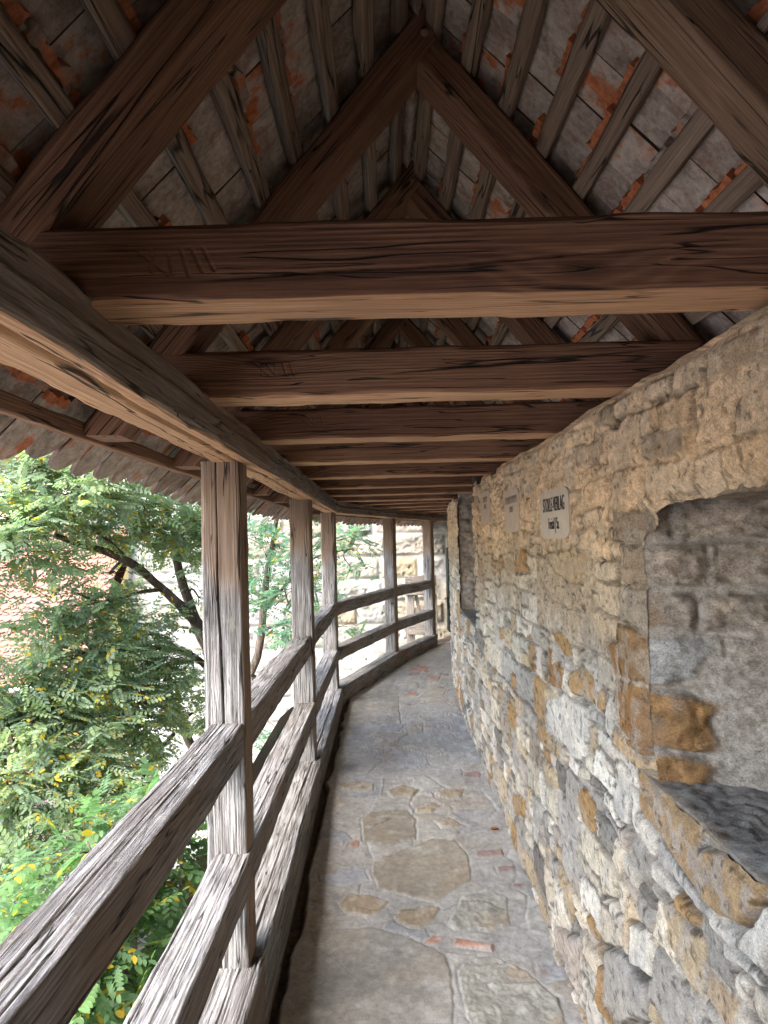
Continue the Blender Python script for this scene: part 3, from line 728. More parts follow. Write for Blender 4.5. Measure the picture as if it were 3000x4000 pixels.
def seeds_rows(r, a0, a1, b0, b1, hmin, hmax, wmin, wmax):
    SA, SB = [], []; b = b0
    while b < b1:
        h = r.uniform(hmin, hmax); a = a0 + r.uniform(0, wmax)
        while a < a1:
            w = r.uniform(wmin, wmax) * (1 if r.random() > .25 else .55)
            SA.append(a + w / 2); SB.append(b + h / 2 + r.normal(0, h * .22)); a += w
        b += h
    return np.array(SA), np.array(SB)
PAL = {'g': (.30, .29, .275), 'd': (.17, .16, .15), 'c': (.48, .445, .38), 'w': (.52, .50, .46), 't': (.38, .31, .215), 'o': (.31, .20, .095), 'r': (.215, .122, .052), 'u': (.27, .19, .11), 'p': (.38, .34, .31), 'b': (.35, .285, .21), 'm': (.34, .30, .245)}

# wall line (face of the parapet wall) as a path
_wy = np.array([-9, 0, 4.5, 5.6, 6.86, 7.8, 8.6, 9.4, 10.2, 11.0, 11.6, 12.3]); _wx = np.array([.645, .645, .640, .640, .668, .705, .755, .85, 1.02, 1.33, 1.7, 2.3])
_ty = np.linspace(-9, 12.3, 2131); _tx = np.interp(_ty, _wy, _wx)
kern = np.exp(-np.linspace(-2, 2, 61) ** 2); kern /= kern.sum()
_tx = np.convolve(np.pad(_tx, 30, 'edge'), kern, 'valid')
_ws = np.concatenate([[0], np.cumsum(np.hypot(np.diff(_tx), np.diff(_ty)))]); _ws -= np.interp(0, _ty, _ws)
_tdx = np.gradient(_tx, _ws); _tdy = np.gradient(_ty, _ws)
def WP(s, depth, z):   # depth into the wall
    x = np.interp(s, _ws, _tx); y = np.interp(s, _ws, _ty); dx = np.interp(s, _ws, _tdx); dy = np.interp(s, _ws, _tdy)
    return np.stack([x + dy * depth, y - dx * depth, z + 0 * x], 1)

NICHES = [(.62, 1.865, 1.035, 1.725), (5.22, 6.72, 1.0, 2.3)]
r_ = np.random.default_rng(21)
RB = [-.12]
while RB[-1] < 2.4: RB.append(RB[-1] + r_.uniform(.075, .165))
RB = np.array(RB); RC = []
for k in range(len(RB)):
    h = .09 if k + 1 >= len(RB) else RB[k + 1] - RB[k]; x = -9.; L = []
    while x < 18: L.append(x); x += r_.uniform(.6, 2.2) * h * (1 if r_.random() > .2 else .6)
    RC.append(np.array(L))
NT_ = 7919
WK = r_.choice(list('ggggdcccccwwwwttobpp'), NT_); WJ = r_.normal(0, 1, (NT_, 6)); WFL = r_.random(NT_); WSP = r_.random(NT_)
def coursed(A, B):
    row = np.clip(np.searchsorted(RB, B) - 1, 0, len(RB) - 2); ed = np.zeros(len(A)); idx = np.zeros(len(A), int); ca = np.zeros(len(A)); cb = np.zeros(len(A))
    for k in np.unique(row):
        m = np.flatnonzero(row == k); lo, hi = RB[k], RB[k + 1]; bb = B[m]; c = RC[k]
        aa = A[m] + .35 * (bb - (lo + hi) / 2) * np.sin(np.floor(A[m] * 3.1) * 12.9)
        j = np.clip(np.searchsorted(c, aa) - 1, 0, len(c) - 2)
        sp = WSP[(k * 613 + j * 17) % NT_]; frac = .3 + .4 * ((sp * 37) % 1.); mid = lo + (hi - lo) * frac
        split = (sp < .38) & ((hi - lo) > .075); up_ = split & (bb > mid)
        l2 = np.where(up_, mid, lo); h2 = np.where(split & ~up_, mid, hi)
        da = np.maximum(np.minimum(aa - c[j], c[j + 1] - aa), 1e-4); db = np.maximum(np.minimum(bb - l2, h2 - bb), 1e-4)
        ed[m] = (da ** -3. + db ** -3.) ** (-1 / 3.); idx[m] = (k * 613 + j * 17 + up_ * 3001) % NT_
        ca[m] = (c[j] + c[j + 1]) / 2; cb[m] = (l2 + h2) / 2
    return idx, ed, ca, cb
def masonry(s, z, feats=True, upper=None, dark=0., kinds=None, seedshift=0., relief=1.):
    """height (out of the wall), colour, for points s along and z up the wall"""
    n = len(s); X3 = np.stack([s, z, np.full(n, seedshift)], 1)
    w1 = fbm(X3 * 9, 3, 41); w2 = fbm(X3 * 9 + 31, 3, 42)
    lw = fbm(X3 * 1.7, 3, 43)
    a = s + .020 * w1; b = z + .012 * w2
    idx, ed, ca, cb = coursed(a + seedshift + .012 * fbm(X3 * 23, 3, 39), b + .045 * lw + .007 * fbm(X3 * 23, 3, 40))
    kn = WK[idx]
    pal = np.array([PAL[k] for k in PAL]); key = {k: i for i, k in enumerate(PAL)}
    col = pal[np.vectorize(key.get)(kn)].copy()
    j = WJ[idx]
    up = sst(1.05, 1.5, z + .28 * fbm(X3 * 2.1, 3, 60)) if upper is None else upper
    keep = WFL[idx]
    flush = sst(.50, .46, keep) # stones that stay visible in the rendered upper part
    tilt = .06 * j[:, 1] * np.clip(a + seedshift - ca, -.1, .1) + .12 * j[:, 2] * np.clip(b + .045 * lw - cb, -.06, .06)
    fo = np.zeros(n, bool)
    if feats:
        for q, (k, P) in enumerate(WF):
            P = np.array(P); lo = P.min(0) - .05; hi = P.max(0) + .05
            m = np.flatnonzero((a > lo[0]) & (a < hi[0]) & (b > lo[1]) & (b < hi[1]))
            if not len(m): continue
            ins = inpoly(a[m], b[m], P); de = edged(a[m], b[m], P)
            mi = m[ins]; ed[mi] = de[ins]; col[mi] = PAL[k]; fo[mi] = True
            mo = m[~ins]; ed[mo] = np.minimum(ed[mo], de[~ins])
            jj = np.random.default_rng(q).normal(0, 1, 3); c = P.mean(0)
            tilt[mi] = .05 * jj[1] * (a[mi] - c[0]) + .08 * jj[2] * (b[mi] - c[1]); j[mi, 0] = .2 + .4 * jj[0]
    flush = np.where(fo, 1., flush)
    QR = [1.105, 1.262, 1.405, 1.515, 1.628, 1.72]; QW = [.19, .17, .14, .11, .16]; QC = [(.215, .122, .052), (.20, .125, .065), (.27, .25, .225), (.29, .24, .195), (.27, .225, .185)]
    if feats and upper is None:
        sq = a + .012 * fbm(X3 * 14, 3, 35); zq = b + .012 * fbm(X3 * 14 + 3, 3, 36)
        for k in range(5):
            m = np.flatnonzero((sq > 1.80) & (sq < 1.865 + QW[k]) & (zq > QR[k]) & (zq < QR[k + 1]))
            if len(m):
                de = np.maximum(np.minimum(1.865 + QW[k] - sq[m], np.minimum(zq[m] - QR[k], QR[k + 1] - zq[m])), 0)
                ed[m] = de; col[m] = QC[k]; fo[m] = True; flush[m] = 1.; tilt[m] = 0; j[m, 0] = .2 * k
        flush = np.where(fo, 1., flush)
    cover = up * (1 - flush)
    edn = ed + .004 * fbm(X3 * 30, 3, 44)
    stone = sst(.003, .0065, edn) * (1 - cover)
    rough = fbm(X3 * np.array([26, 34, 1.]), 4, 45); lay = fbm(X3 * np.array([6, 70, 1.]), 3, 46)
    facet = np.abs(fbm(X3 * np.array([11, 15, 1.]), 3, 49))
    hs = .008 + .0042 * j[:, 0] + .4 * tilt + .004 * rough + .004 * lay - .006 * facet
    hs = np.where(fo, np.clip(hs, -.002, .02), np.clip(hs, -.008, .020))
    pits = sst(.26, .46, fbm(X3 * 34, 4, 47))
    hm = -.001 + .008 * fbm(X3 * 14, 4, 48) + .006 * fbm(X3 * 60, 3, 50) - .014 * pits
    hm = hm + up * (.009 + .016 * fbm(X3 * 5., 4, 52))
    deep = sst(.010, .0, edn) * (1 - .6 * up) * np.clip(1.5 * fbm(X3 * 6., 3, 53) + .42, 0, 1)
    sth = sst(.0, .017, ed + .002 * fbm(X3 * 30, 2, 44)) * (1 - cover)
    h = relief * (hs * sth + hm * (1 - sth)) - .032 * deep
    # colour
    v = fbm(X3 * np.array([9, 17, 1.]), 4, 54); rust = sst(.12, .40, fbm(X3 * np.array([7, 7, 1.]) + 9, 4, 55)); vein = fbm(X3 * np.array([5, 42, 1.]), 3, 56)
    fuzz = fbm(X3 * 70, 3, 51)
    c = col * (1 + .11 * v + .08 * vein + .15 * np.clip(j[:, 4], -1.6, 1.6) * (~fo) + .14 * fuzz)[:, None]
    rc = np.array([.40, .235, .10])
    rf = rust * np.where(fo, .15, .15) * sst(-1.2, 1.2, j[:, 5])
    c = c * (1 - rf[:, None]) + rc * rf[:, None]
    up2 = sst(1.45, 1.75, z + .1 * fbm(X3 * 3, 2, 62)); mu = np.array([.35, .303, .248]) * (1 - up2[:, None]) + np.array([.60, .475, .345]) * up2[:, None]
    mc = np.array([.385, .362, .325]) * (1 - up[:, None]) + mu * up[:, None]
    lo = sst(.35, .05, z)
    mc = mc * (1 + .18 * fbm(X3 * 16, 3, 57) + .30 * fuzz - .16 * pits - .35 * deep)[:, None]
    ochre = sst(.25, .45, fbm(X3 * 4.5 + 3, 3, 58)) * .22 * up
    mc = mc * (1 - ochre[:, None]) + np.array([.38, .25, .12]) * ochre[:, None]
    st = stone[:, None] * (1 - .62 * up * (~fo))[:, None]
    mc = mc * (1 + .22 * fbm(X3 * 1.9 + 7, 4, 65) * up)[:, None]
    c = c * st + mc * (1 - st)
    line = sst(.007, .0025, np.abs(edn - .004)) * np.clip(1.6 * fbm(X3 * 7, 3, 66) + .55, 0, 1) * (1 - .8 * cover)
    c = c * (1 - .62 * line)[:, None]
    lw_ = sst(1.3, .9, z)[:, None]; c = c * (np.array([1.21, 1.13, 1.01]) * lw_ + 1 - lw_)
    mot = sst(.0, .22, fbm(X3 * np.array([24, 24, 1.]) + 4, 4, 63)) * np.where(fo, .45, .10)
    c = c * (1 - mot[:, None]) + np.array([.36, .34, .315]) * mot[:, None]
    dkp = sst(.30, .48, fbm(X3 * 55 + 2, 3, 64)) * .6
    c = c * (1 - dkp[:, None])
    um = up[:, None]; c = c * (1 - um) + um * c * np.array([1.08, .96, .80])
    grey = sst(1.15, .75, z) * sst(.1, .4, fbm(X3 * 3.3 + 5, 3, 59)) * .2
    g = c.mean(1, keepdims=True); c = c * (1 - grey[:, None]) + (g * 1.04) * grey[:, None]
    return h, np.clip(c * (1 - dark), .01, .8)

def rgba(c): return np.concatenate([c, np.ones((len(c), 1))], 1)

PLAQ = [(2.50, 2.955, 1.643, 1.826), (3.42, 3.83, 1.678, 1.888), (4.34, 4.75, 1.745, 1.94)]
def town_wall():
    wall = thing('town_wall', 'thick rubble stone town wall along the right side, plastered at the top and pale at its foot', 'wall')
    ss = np.concatenate([np.arange(-7.6, -1.2, .06), np.arange(-1.2, .6, .014), np.arange(.6, 2.3, .0052)])
    s = ss[-1]
    add = []
    while s < 13.0:
        s += min(.05, max(.0055, s * s * .0021)); add.append(s)
    ss = np.concatenate([ss, add]); zz = np.concatenate([np.arange(-.06, 2.036, .0048)])
    ns, nz = len(ss), len(zz)
    S = np.repeat(ss, nz); Z = np.tile(zz, ns)
    S0, Z0 = S, Z
    for q, (s0, s1, z0, z1) in enumerate(NICHES):
        inz = sst(z0 - .10, z0, Z0) * sst(z1 + .10, z1, Z0); ins_ = sst(s1 + .10, s1, S0) * sst(s0 - .1, s0, S0)
        nz_ = .026 * fbm(p3(Z0 * 8, 7. + q), 4, 75) - .055 * sst(z1 - .13, z1, Z0) - .03 * sst(z0 + .10, z0, Z0)
        S = S + nz_ * np.exp(-((S0 - s1) / .055) ** 2) * inz
        nt = .022 * fbm(p3(S0 * 8, 3. + q), 4, 76) - .050 * sst(s1 - .16, s1, S0)
        if z1 < 2.1: Z = Z + nt * np.exp(-((Z0 - z1) / .05) ** 2) * ins_
        Z = Z + (.012 * fbm(p3(S0 * 5, 1.), 4, 107) + .004 * fbm(p3(S0 * 30, 2.), 3, 113)) * np.exp(-((Z0 - z0) / .04) ** 2) * ins_
    h, c = masonry(S, Z)
    for (a0, a1, b0, b1) in PLAQ:
        k = sst(.05, .0, np.maximum(np.maximum(a0 - S, S - a1), np.maximum(b0 - Z, Z - b1))); h = h * (1 - k) + .004 * k * (1 + fbm(p3(S * 40, Z * 40), 2, 5))
    top = 2.03 + .016 * fbm(p3(ss * 5, 0), 4, 70) + .012 * np.sign(fbm(p3(ss * 3.1, 4), 2, 71)) * sst(1.5, 4, ss)
    Zt = Z * (np.repeat(top, nz) / 2.033)
    taper = np.ones(len(S))
    edge = sst(2.035, 2.0, Z); h = h * edge - .016 * (1 - edge)
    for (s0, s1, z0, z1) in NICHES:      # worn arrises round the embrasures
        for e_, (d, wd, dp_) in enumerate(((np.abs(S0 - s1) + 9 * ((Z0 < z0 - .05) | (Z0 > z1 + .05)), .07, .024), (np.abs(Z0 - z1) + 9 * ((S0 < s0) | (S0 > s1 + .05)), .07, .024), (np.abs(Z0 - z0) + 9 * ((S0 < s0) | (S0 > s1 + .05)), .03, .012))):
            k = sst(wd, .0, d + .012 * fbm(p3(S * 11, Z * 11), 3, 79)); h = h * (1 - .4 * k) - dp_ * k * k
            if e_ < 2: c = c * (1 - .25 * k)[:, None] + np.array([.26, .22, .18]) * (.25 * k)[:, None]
    P = WP(S, -h, Zt)
    F = gridf(ns, nz)
    cs = S0[F].mean(1); cz = Z0[F].mean(1)
    keep = np.ones(len(F), bool)
    for (s0, s1, z0, z1) in NICHES: keep &= ~((cs > s0) & (cs < s1) & (cz > z0) & (cz < z1))
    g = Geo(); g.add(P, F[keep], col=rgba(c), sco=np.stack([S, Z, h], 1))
    # top of the wall
    tw = np.array([-.004, .05, .12, .25, .42]); S2 = np.repeat(ss, 5); D2 = np.tile(tw, ns)
    Z2 = np.repeat(top, 5) - .004 + .02 * fbm(p3(S2 * 8, D2 * 9), 3, 77) * sst(0, .04, D2)
    keep2 = np.array([not any(s0 < (a) < s1 and z1 > 2.1 for (s0, s1, z0, z1) in NICHES) for a in ss[:-1]])
    F2 = gridf(ns, 5)[np.repeat(keep2, 4)]
    h2, c2 = masonry(S2, 1.9 + D2 * .3)
    g.add(WP(S2, D2, Z2), F2, col=rgba(c2), sco=np.stack([S2, Z2, D2], 1))
    # outer face and closing
    so = np.arange(-7.6, 13, .25); zo = np.array([-4.7, 0, 2.1, 2.5])
    So = np.repeat(so, 4); Zo = np.tile(zo, len(so))
    g.add(WP(So, .62 + 0 * So, Zo), gridf(len(so), 4), col=np.tile([[.3, .27, .22, 1]], (len(So), 1)), sco=np.stack([So, Zo, 0 * So], 1))
    main = g.build('wall_face', STONE, wall)
    for q, (s0, s1, z0, z1) in enumerate(NICHES):
        g = Geo(); dep = .40; ang = .70 if q == 0 else .45
        zt = min(z1, 2.06)
        # far splayed jamb, facing back towards the viewer: d = distance into the wall
        step = .0052 if q == 0 else .012
        dd = np.concatenate([[-.10], np.arange(-.0, .52, step)]); zj = np.arange(z0 - .05, zt + .03, step)
        D = np.repeat(dd, len(zj)); Z = np.tile(zj, len(dd))
        dk = ['d', 'd', 'g', 'd', 'm'] if q == 0 else ['d', 'd', 'g', 'd']
        low = sst(z0 + .42, z0 + .3, Z + .06 * fbm(p3(D * 9, Z * 9), 3, 81)) * sst(.10, .14, D + .03 * fbm(p3(Z * 8, 2.), 3, 82)) if q == 0 else 0 * D
        # large squared stones of the jamb
        SAj = np.array([.045, .05, .04, .04, .06, .26, .25, .34, .22, .45, .45]); SBj = np.array([1.66, 1.52, 1.40, 1.26, 1.12, 1.66, 1.50, 1.36, 1.22, 1.6, 1.4]); kj = ['d', 'd', 'd', 'r', 'r', 'd', 'd', 'g', 'm', 'd', 'g']
        if q == 1: SAj = np.array([.1, .1, .1, .1, .1, .1, .4, .4, .4]); SBj = np.array([1.95, 1.8, 1.62, 1.42, 1.24, 1.08, 1.85, 1.5, 1.15]); kj = list('ddddggddd')
        X3 = np.stack([D, Z, np.full(len(D), 3. + q)], 1)
        wa = .022 * fbm(X3 * 9, 4, 83); wb = .020 * fbm(X3 * 9 + 7, 4, 84)
        rows = np.array([.9, 1.105, 1.262, 1.405, 1.515, 1.628, 1.9]) if q == 0 else np.array([.8, 1.06, 1.2, 1.4, 1.5, 1.72, 1.83, 2.3])
        cuts = [(.15, .45), (.165, .34), (.15, .42), (.10, .31), (.125, .40), (.07, .30), (.11, .36)]; kq = [['r', 'm'], ['r', 'm'], ['g', 'm'], ['d', 'd'], ['d', 'd'], ['d', 'd'], ['d', 'd']]
        d_, z_ = D + .4 * wa + .012 * fbm(X3 * 3, 2, 111), Z + .5 * wb + .02 * fbm(X3 * 2.5, 2, 112)
        rw = np.clip(np.searchsorted(rows, z_) - 1, 0, len(rows) - 2); ed = np.zeros(len(D)); id_ = np.zeros(len(D), int); kj = []
        for k in range(len(rows) - 1):
            m_ = np.flatnonzero(rw == k); cc = np.array([-.3, cuts[k % 7][0] * (1 if q == 0 else 1.6), cuts[k % 7][1] * (1 if q == 0 else 1.6), 1.])
            j_ = np.clip(np.searchsorted(cc, d_[m_]) - 1, 0, 2)
            da = np.maximum(np.minimum(d_[m_] - cc[j_], cc[j_ + 1] - d_[m_]), 1e-4); db = np.maximum(np.minimum(z_[m_] - rows[k], rows[k + 1] - z_[m_]), 1e-4)
            ed[m_] = (da ** -3. + db ** -3.) ** (-1 / 3.); id_[m_] = k * 3 + j_
            kj += [kq[k][0], kq[k][1], 'd'] if q == 0 else ['d', 'g' if k % 3 == 0 else 'd', 'd']
        base = np.array([PAL[k] for k in kj])[id_]
        base[np.isin(id_, [i for i, k in enumerate(kj) if k == 'd'])] = (.29, .24, .195)
        X = fbm(X3 * np.array([10, 22, 1]), 4, 85); fz_ = 1.5 * fbm(X3 * 90, 3, 86)
        c = base * (1 + .25 * X + .25 * fz_)[:, None]
        gm = sst(.0, .25, fbm(X3 * 17, 4, 106)) * .30; c = c * (1 - gm[:, None]) + np.array([.20, .185, .17]) * gm[:, None]
        fine = fbm(X3 * np.array([40, 60, 1]), 4, 114); jl = sst(.008, .002, np.abs(ed - .004)) * np.clip(1.6 * fbm(X3 * 7, 3, 115) + .5, 0, 1) * (1 - low); c = c * (1 + .5 * fine)[:, None] * (1 - .65 * jl)[:, None]
        rs = sst(.25, .42, fbm(X3 * 7, 3, 87)) * .35
        c = c * (1 - rs[:, None]) + np.array([.30, .17, .075]) * rs[:, None]
        mort = np.array([.32, .285, .25]) * (1 + .25 * fz_)[:, None]
        mm = sst(.020, .006, ed + .010 * fbm(X3 * 40, 3, 88) - .034 * sst(.0, .5, fbm(X3 * 5, 3, 89))); mm = np.maximum(mm, low)
        c = c * (1 - mm[:, None]) + mort * mm[:, None]
        hj = (.016 * fbm(X3 * 14, 4, 90) + .012 * fbm(X3 * 30, 3, 91) - .034 * np.abs(fbm(X3 * 7, 4, 93)) + .016 + .010 * np.sin(id_ * 2.7)) * (1 - mm) + mm * (.008 * fbm(X3 * 18, 4, 92) - .004 + .012 * low + .010 * low * fbm(X3 * 6, 4, 94) * 2 + .008 * low * fbm(X3 * 26, 4, 105))
        hj = hj + .006 * fbm(X3 * 60, 3, 108) + .004 * fbm(X3 * 120, 2, 109)
        hj = hj - .03 * sst(.007, 0, ed) * (1 - low) * np.clip(1.6 * fbm(X3 * 8, 3, 104) + .3, 0, 1)
        # -y moves towards the viewer as it goes deeper (splay)
        hj = hj * sst(-.01, .06, D)
        edgew = .026 * fbm(p3(Z * 8, 7. + q), 4, 75) - .055 * sst(z1 - .13, z1, Z) - .03 * sst(z0 + .10, z0, Z)
        sj = s1 + .002 + edgew * sst(.06, .0, np.maximum(D, 0)) - np.clip(D, 0, 9) * ang - hj * np.where(D < 0, 0, 1) + np.where(D < 0, .07, 0)
        dj = np.where(D < 0, .045, D - hj * .4 + .020)
        g.add(WP(sj, dj, Z), gridf(len(dd), len(zj))[:, ::-1], col=rgba(np.clip(c, .01, .8)), sco=np.stack([D, Z, hj + 2], 1))
        # sloping ledge at the bottom
        dl = np.concatenate([[-.06], np.arange(0, .5, step)]); sl = np.arange(s0 - .05, s1 + .03, step)
        S = np.repeat(sl, len(dl)); D = np.tile(dl, len(sl)); X3 = np.stack([S, D, np.full(len(S), 8.)], 1)
        rg = fbm(X3 * np.array([14, 22, 1]), 5, 95)
        ridged = 1 - np.abs(fbm(X3 * np.array([18, 30, 1]), 4, 96))
        hl = .006 * rg + .004 * (ridged - .7) + .006 * fbm(X3 * 55, 3, 110) + .045 * np.clip(D, 0, 1) * (1 if q == 0 else -.3)
        front = sst(.03, 0, D)
        lip = .012 * fbm(p3(S * 5, 1.), 4, 107); front = sst(.07, .0, D + .02 * rg)
        front = sst(.012, .0, D); zl = z0 + .004 + lip * sst(.12, .0, D) + hl * sst(.0, .04, D) - front * .003
        zl = np.where(D < 0, z0 - .06, zl); dp = np.where(D < 0, .030, D + .008 + .004 * rg)
        cl = np.array([.215, .200, .182]) * (1 + .35 * rg + .3 * (ridged - .7) + .3 * fbm(X3 * 70, 3, 97))[:, None]
        ru = sst(.03, .0, D + .03 * rg) * .4
        cl = cl * (1 - ru[:, None]) + np.array([.30, .21, .12]) * ru[:, None]
        g.add(WP(S, dp, zl), gridf(len(sl), len(dl)), col=rgba(np.clip(cl, .015, .8)), sco=np.stack([S, D, 0 * D + 4], 1))
        # lintel underside
        if q == 0:
            du = np.concatenate([[-.05], np.arange(0, .5, .008)]); su = np.arange(s0 - .05, s1 + .05, .008)
            S = np.repeat(su, len(du)); D = np.tile(du, len(su)); X3 = np.stack([S, D, np.full(len(S), 5.)], 1)
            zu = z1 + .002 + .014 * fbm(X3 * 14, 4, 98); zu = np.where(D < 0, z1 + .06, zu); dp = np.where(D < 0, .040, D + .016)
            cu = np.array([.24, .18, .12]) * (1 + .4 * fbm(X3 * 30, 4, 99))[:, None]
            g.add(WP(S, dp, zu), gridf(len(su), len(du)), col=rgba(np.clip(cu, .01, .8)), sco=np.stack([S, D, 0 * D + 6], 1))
        # back and near jamb
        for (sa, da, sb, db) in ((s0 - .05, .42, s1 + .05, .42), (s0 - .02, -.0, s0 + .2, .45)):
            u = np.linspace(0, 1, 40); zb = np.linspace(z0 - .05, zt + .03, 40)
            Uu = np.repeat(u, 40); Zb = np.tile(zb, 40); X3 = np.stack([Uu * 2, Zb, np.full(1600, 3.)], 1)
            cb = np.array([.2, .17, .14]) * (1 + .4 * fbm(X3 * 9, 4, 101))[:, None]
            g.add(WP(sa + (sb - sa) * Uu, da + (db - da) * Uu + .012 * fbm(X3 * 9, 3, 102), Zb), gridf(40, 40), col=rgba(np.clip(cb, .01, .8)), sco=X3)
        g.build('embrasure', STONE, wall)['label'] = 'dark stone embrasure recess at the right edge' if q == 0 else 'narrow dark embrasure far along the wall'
    return wall
town_wall()
# timber plate lying on the wall under the tie beams
g = Geo(); s = np.arange(-7.2, 12.2, .06); P = WP(s, .16 + 0 * s, 2.035 + 0 * s); T = np.gradient(P, axis=0); T /= np.linalg.norm(T, axis=1)[:, None]
P[:, 2] = 2.03
beam_path(g, P, np.stack([T[:, 1], -T[:, 0], 0 * s], 1), np.array([0, 0, 1.]), .12, .045, k=(3, 3), wav=.004)
tag(g.build('wall_plate', WOOD_LIGHT), 'pale timber plate lying along the top of the stone wall beneath the tie beam ends', 'beam')

# ------------------------------------------------------------------ floor
def walkway_floor():
    ss = list(np.arange(-7.6, 1.5, .08)); s = 1.5
    while s < 12.35: ss.append(s); s += max(.0052, s * s * .00085)
    ss = np.array(ss); tt = np.concatenate([np.linspace(-.2, -.02, 6), np.arange(-.014, 1.19, .0046), [1.25, 1.4, 1.6, 1.9]])
    n, m = len(ss), len(tt)
    S = np.repeat(ss, m); T = np.tile(tt, n); P = PT(S, T, 0.); X, Y = P[:, 0], P[:, 1]
    X3 = np.stack([X, Y, 0 * X], 1)
    a = Y + .02 * fbm(X3 * 9, 3, 111); b = X + .02 * fbm(X3 * 9 + 5, 3, 112)
    r = np.random.default_rng(33)
    SA, SB = seeds_rows(r, -9, 14, -.6, 2.2, .17, .36, .16, .5)
    idx, ed = voronoi(a, b, SA, SB, asp=1.)
    pal = np.array([(.225, .212, .195), (.235, .22, .197), (.21, .205, .203), (.225, .198, .165), (.25, .237, .218), (.215, .203, .195)])
    k = r.integers(0, 6, len(SA)); col = pal[k][idx]; lift = r.normal(0, .0035, len(SA))[idx]; buried = (r.random(len(SA)) < .6)[idx].astype(float); rgh = r.uniform(.4, 1.3, len(SA))[idx]
    FP = {'s': ((.205, .19, .165), .001, .5), 'B': ((.185, .160, .126), .003, .45), 'k': ((.215, .170, .118), .006, 1.8), 'R': ((.215, .202, .172), .003, 2.6), 'd': ((.26, .135, .095), .002, 1.2), 'e': ((.19, .125, .112), .001, 1.2), 'g': ((.215, .215, .225), .002, .6)}
    for q, (kk, Pl) in enumerate(FF):
        Pl = np.array(Pl); lo = Pl.min(0) - .06; hi = Pl.max(0) + .06
        wx_ = X + .010 * fbm(X3 * 14, 3, 113); wy_ = Y + .016 * fbm(X3 * 14 + 4, 3, 114)
        mi = np.flatnonzero((wx_ > lo[0]) & (wx_ < hi[0]) & (wy_ > lo[1]) & (wy_ < hi[1]))
        if not len(mi): continue
        ins = inpoly(wx_[mi], wy_[mi], Pl); de = edged(wx_[mi], wy_[mi], Pl)
        c, l, rr = FP[kk]; i1 = mi[ins]
        col[i1] = c; lift[i1] = l; rgh[i1] = rr; ed[i1] = de[ins]; buried[i1] = 0
        i0 = mi[~ins]; near = de[~ins] < .03
        ed[i0] = np.minimum(ed[i0], de[~ins] * .9); 
    e = ed + .004 * fbm(X3 * 40, 3, 115)
    st = sst(.003, .011, e) * (1 - .85 * buried * sst(-.2, .3, fbm(X3 * 5, 3, 116)))
    ro = fbm(X3 * 24, 5, 117); fz_ = fbm(X3 * 75, 3, 118)
    lam = fbm(np.stack([X * 5, Y * 3, 0 * X], 1), 4, 119); terr = np.floor(lam * 7 + .4 * ro) / 7 * .006   # cleft slate steps
    hs = .0025 + .7 * lift + rgh * (.0032 * ro + .0012 * fz_) + terr * np.clip(rgh, .4, 1.4)
    hm = -.001 + .0045 * fbm(X3 * 18, 4, 120) + .002 * fz_
    h = hs * st + hm * (1 - st) - .0025 * sst(.006, .0, e) * (1 - buried)
    dirt_shadow = sst(.058, .03, T + .03 * fbm(np.stack([S * 6, T * 0, 0 * S], 1), 3, 121))  # strip along the sill: debris dirt with the sill's contact shadow in its colour
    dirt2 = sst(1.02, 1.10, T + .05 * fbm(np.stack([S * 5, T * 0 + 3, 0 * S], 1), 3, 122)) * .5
    h = h * (1 - dirt_shadow) + dirt_shadow * (-.030 + .010 * ro + .006 * fz_) + .010 * dirt2 * (1 + ro)
    Z = floor_z(S) + h + .008 * fbm(X3 * 1.7, 3, 123)
    mort = np.array([.235, .222, .206]) * (1 + .16 * fbm(X3 * 10, 3, 124) + .22 * fz_)[:, None]
    c = col * (1 + .20 * ro + .16 * fz_ + .16 * lam)[:, None]
    crack = sst(.010, .002, abs(fbm(X3 * 2.3, 3, 130))) * sst(.1, .3, fbm(X3 * 2.9, 2, 131)) * st
    c = c * (1 - .45 * crack[:, None])
    br = sst(.15, .4, fbm(X3 * 6 + 2, 4, 125)) * .4 * np.clip(rgh, 0, 1.4) * st
    c = c * (1 - br[:, None]) + np.array([.25, .185, .12]) * br[:, None]
    pale = sst(.15, .5, fbm(X3 * 16 + 8, 5, 126)) * .42 * st
    c = c * (1 - pale[:, None]) + np.array([.36, .345, .32]) * pale[:, None]
    c = c * st[:, None] + mort * (1 - st[:, None])
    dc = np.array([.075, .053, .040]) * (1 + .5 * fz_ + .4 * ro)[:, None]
    c = c * (1 - dirt_shadow[:, None]) + dc * dirt_shadow[:, None]
    c = c * (1 - .2 * dirt2[:, None]); c = c * np.array([1.58, 1.635, 1.665]) * (1 - dirt_shadow[:, None]) + c * dirt_shadow[:, None]
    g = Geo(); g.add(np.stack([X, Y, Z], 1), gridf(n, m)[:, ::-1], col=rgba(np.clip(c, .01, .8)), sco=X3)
    g.build('walkway_floor', PAVE)
    o = bpy.data.objects['walkway_floor']; tag(o, 'uneven grey flagstone walkway floor with odd red bricks', None, None, 'structure')
walkway_floor()
g = Geo(); s = np.arange(-7.6, 12.3, .3)
V = np.stack([PT(s, -.60, -.03), PT(s, -.60, -4.7), PT(s, 1.2, -4.7), PT(s, 1.2, -.06), PT(s, -.13, -.06)], 1)
g.add(V.reshape(-1, 3), gridf(len(s), 5), col=np.tile([[.34, .30, .24, 1]], (len(s) * 5, 1)), sco=V.reshape(-1, 3))
tag(g.build('walkway_base', STONE), 'masonry base carrying the walkway', None, None, 'structure')

g = Geo(); box(g, (-1.2, -7.9, -4.7), (1.4, -7.42, 3.3), col=[.3, .27, .22, 1.], sco=[0, 0, 0])  # unseen end wall, added to keep light off the beam fronts
tag(g.build('light_block_wall', STONE, smooth=False), 'unseen stone wall added far behind the viewer to keep light off the beams', 'wall')

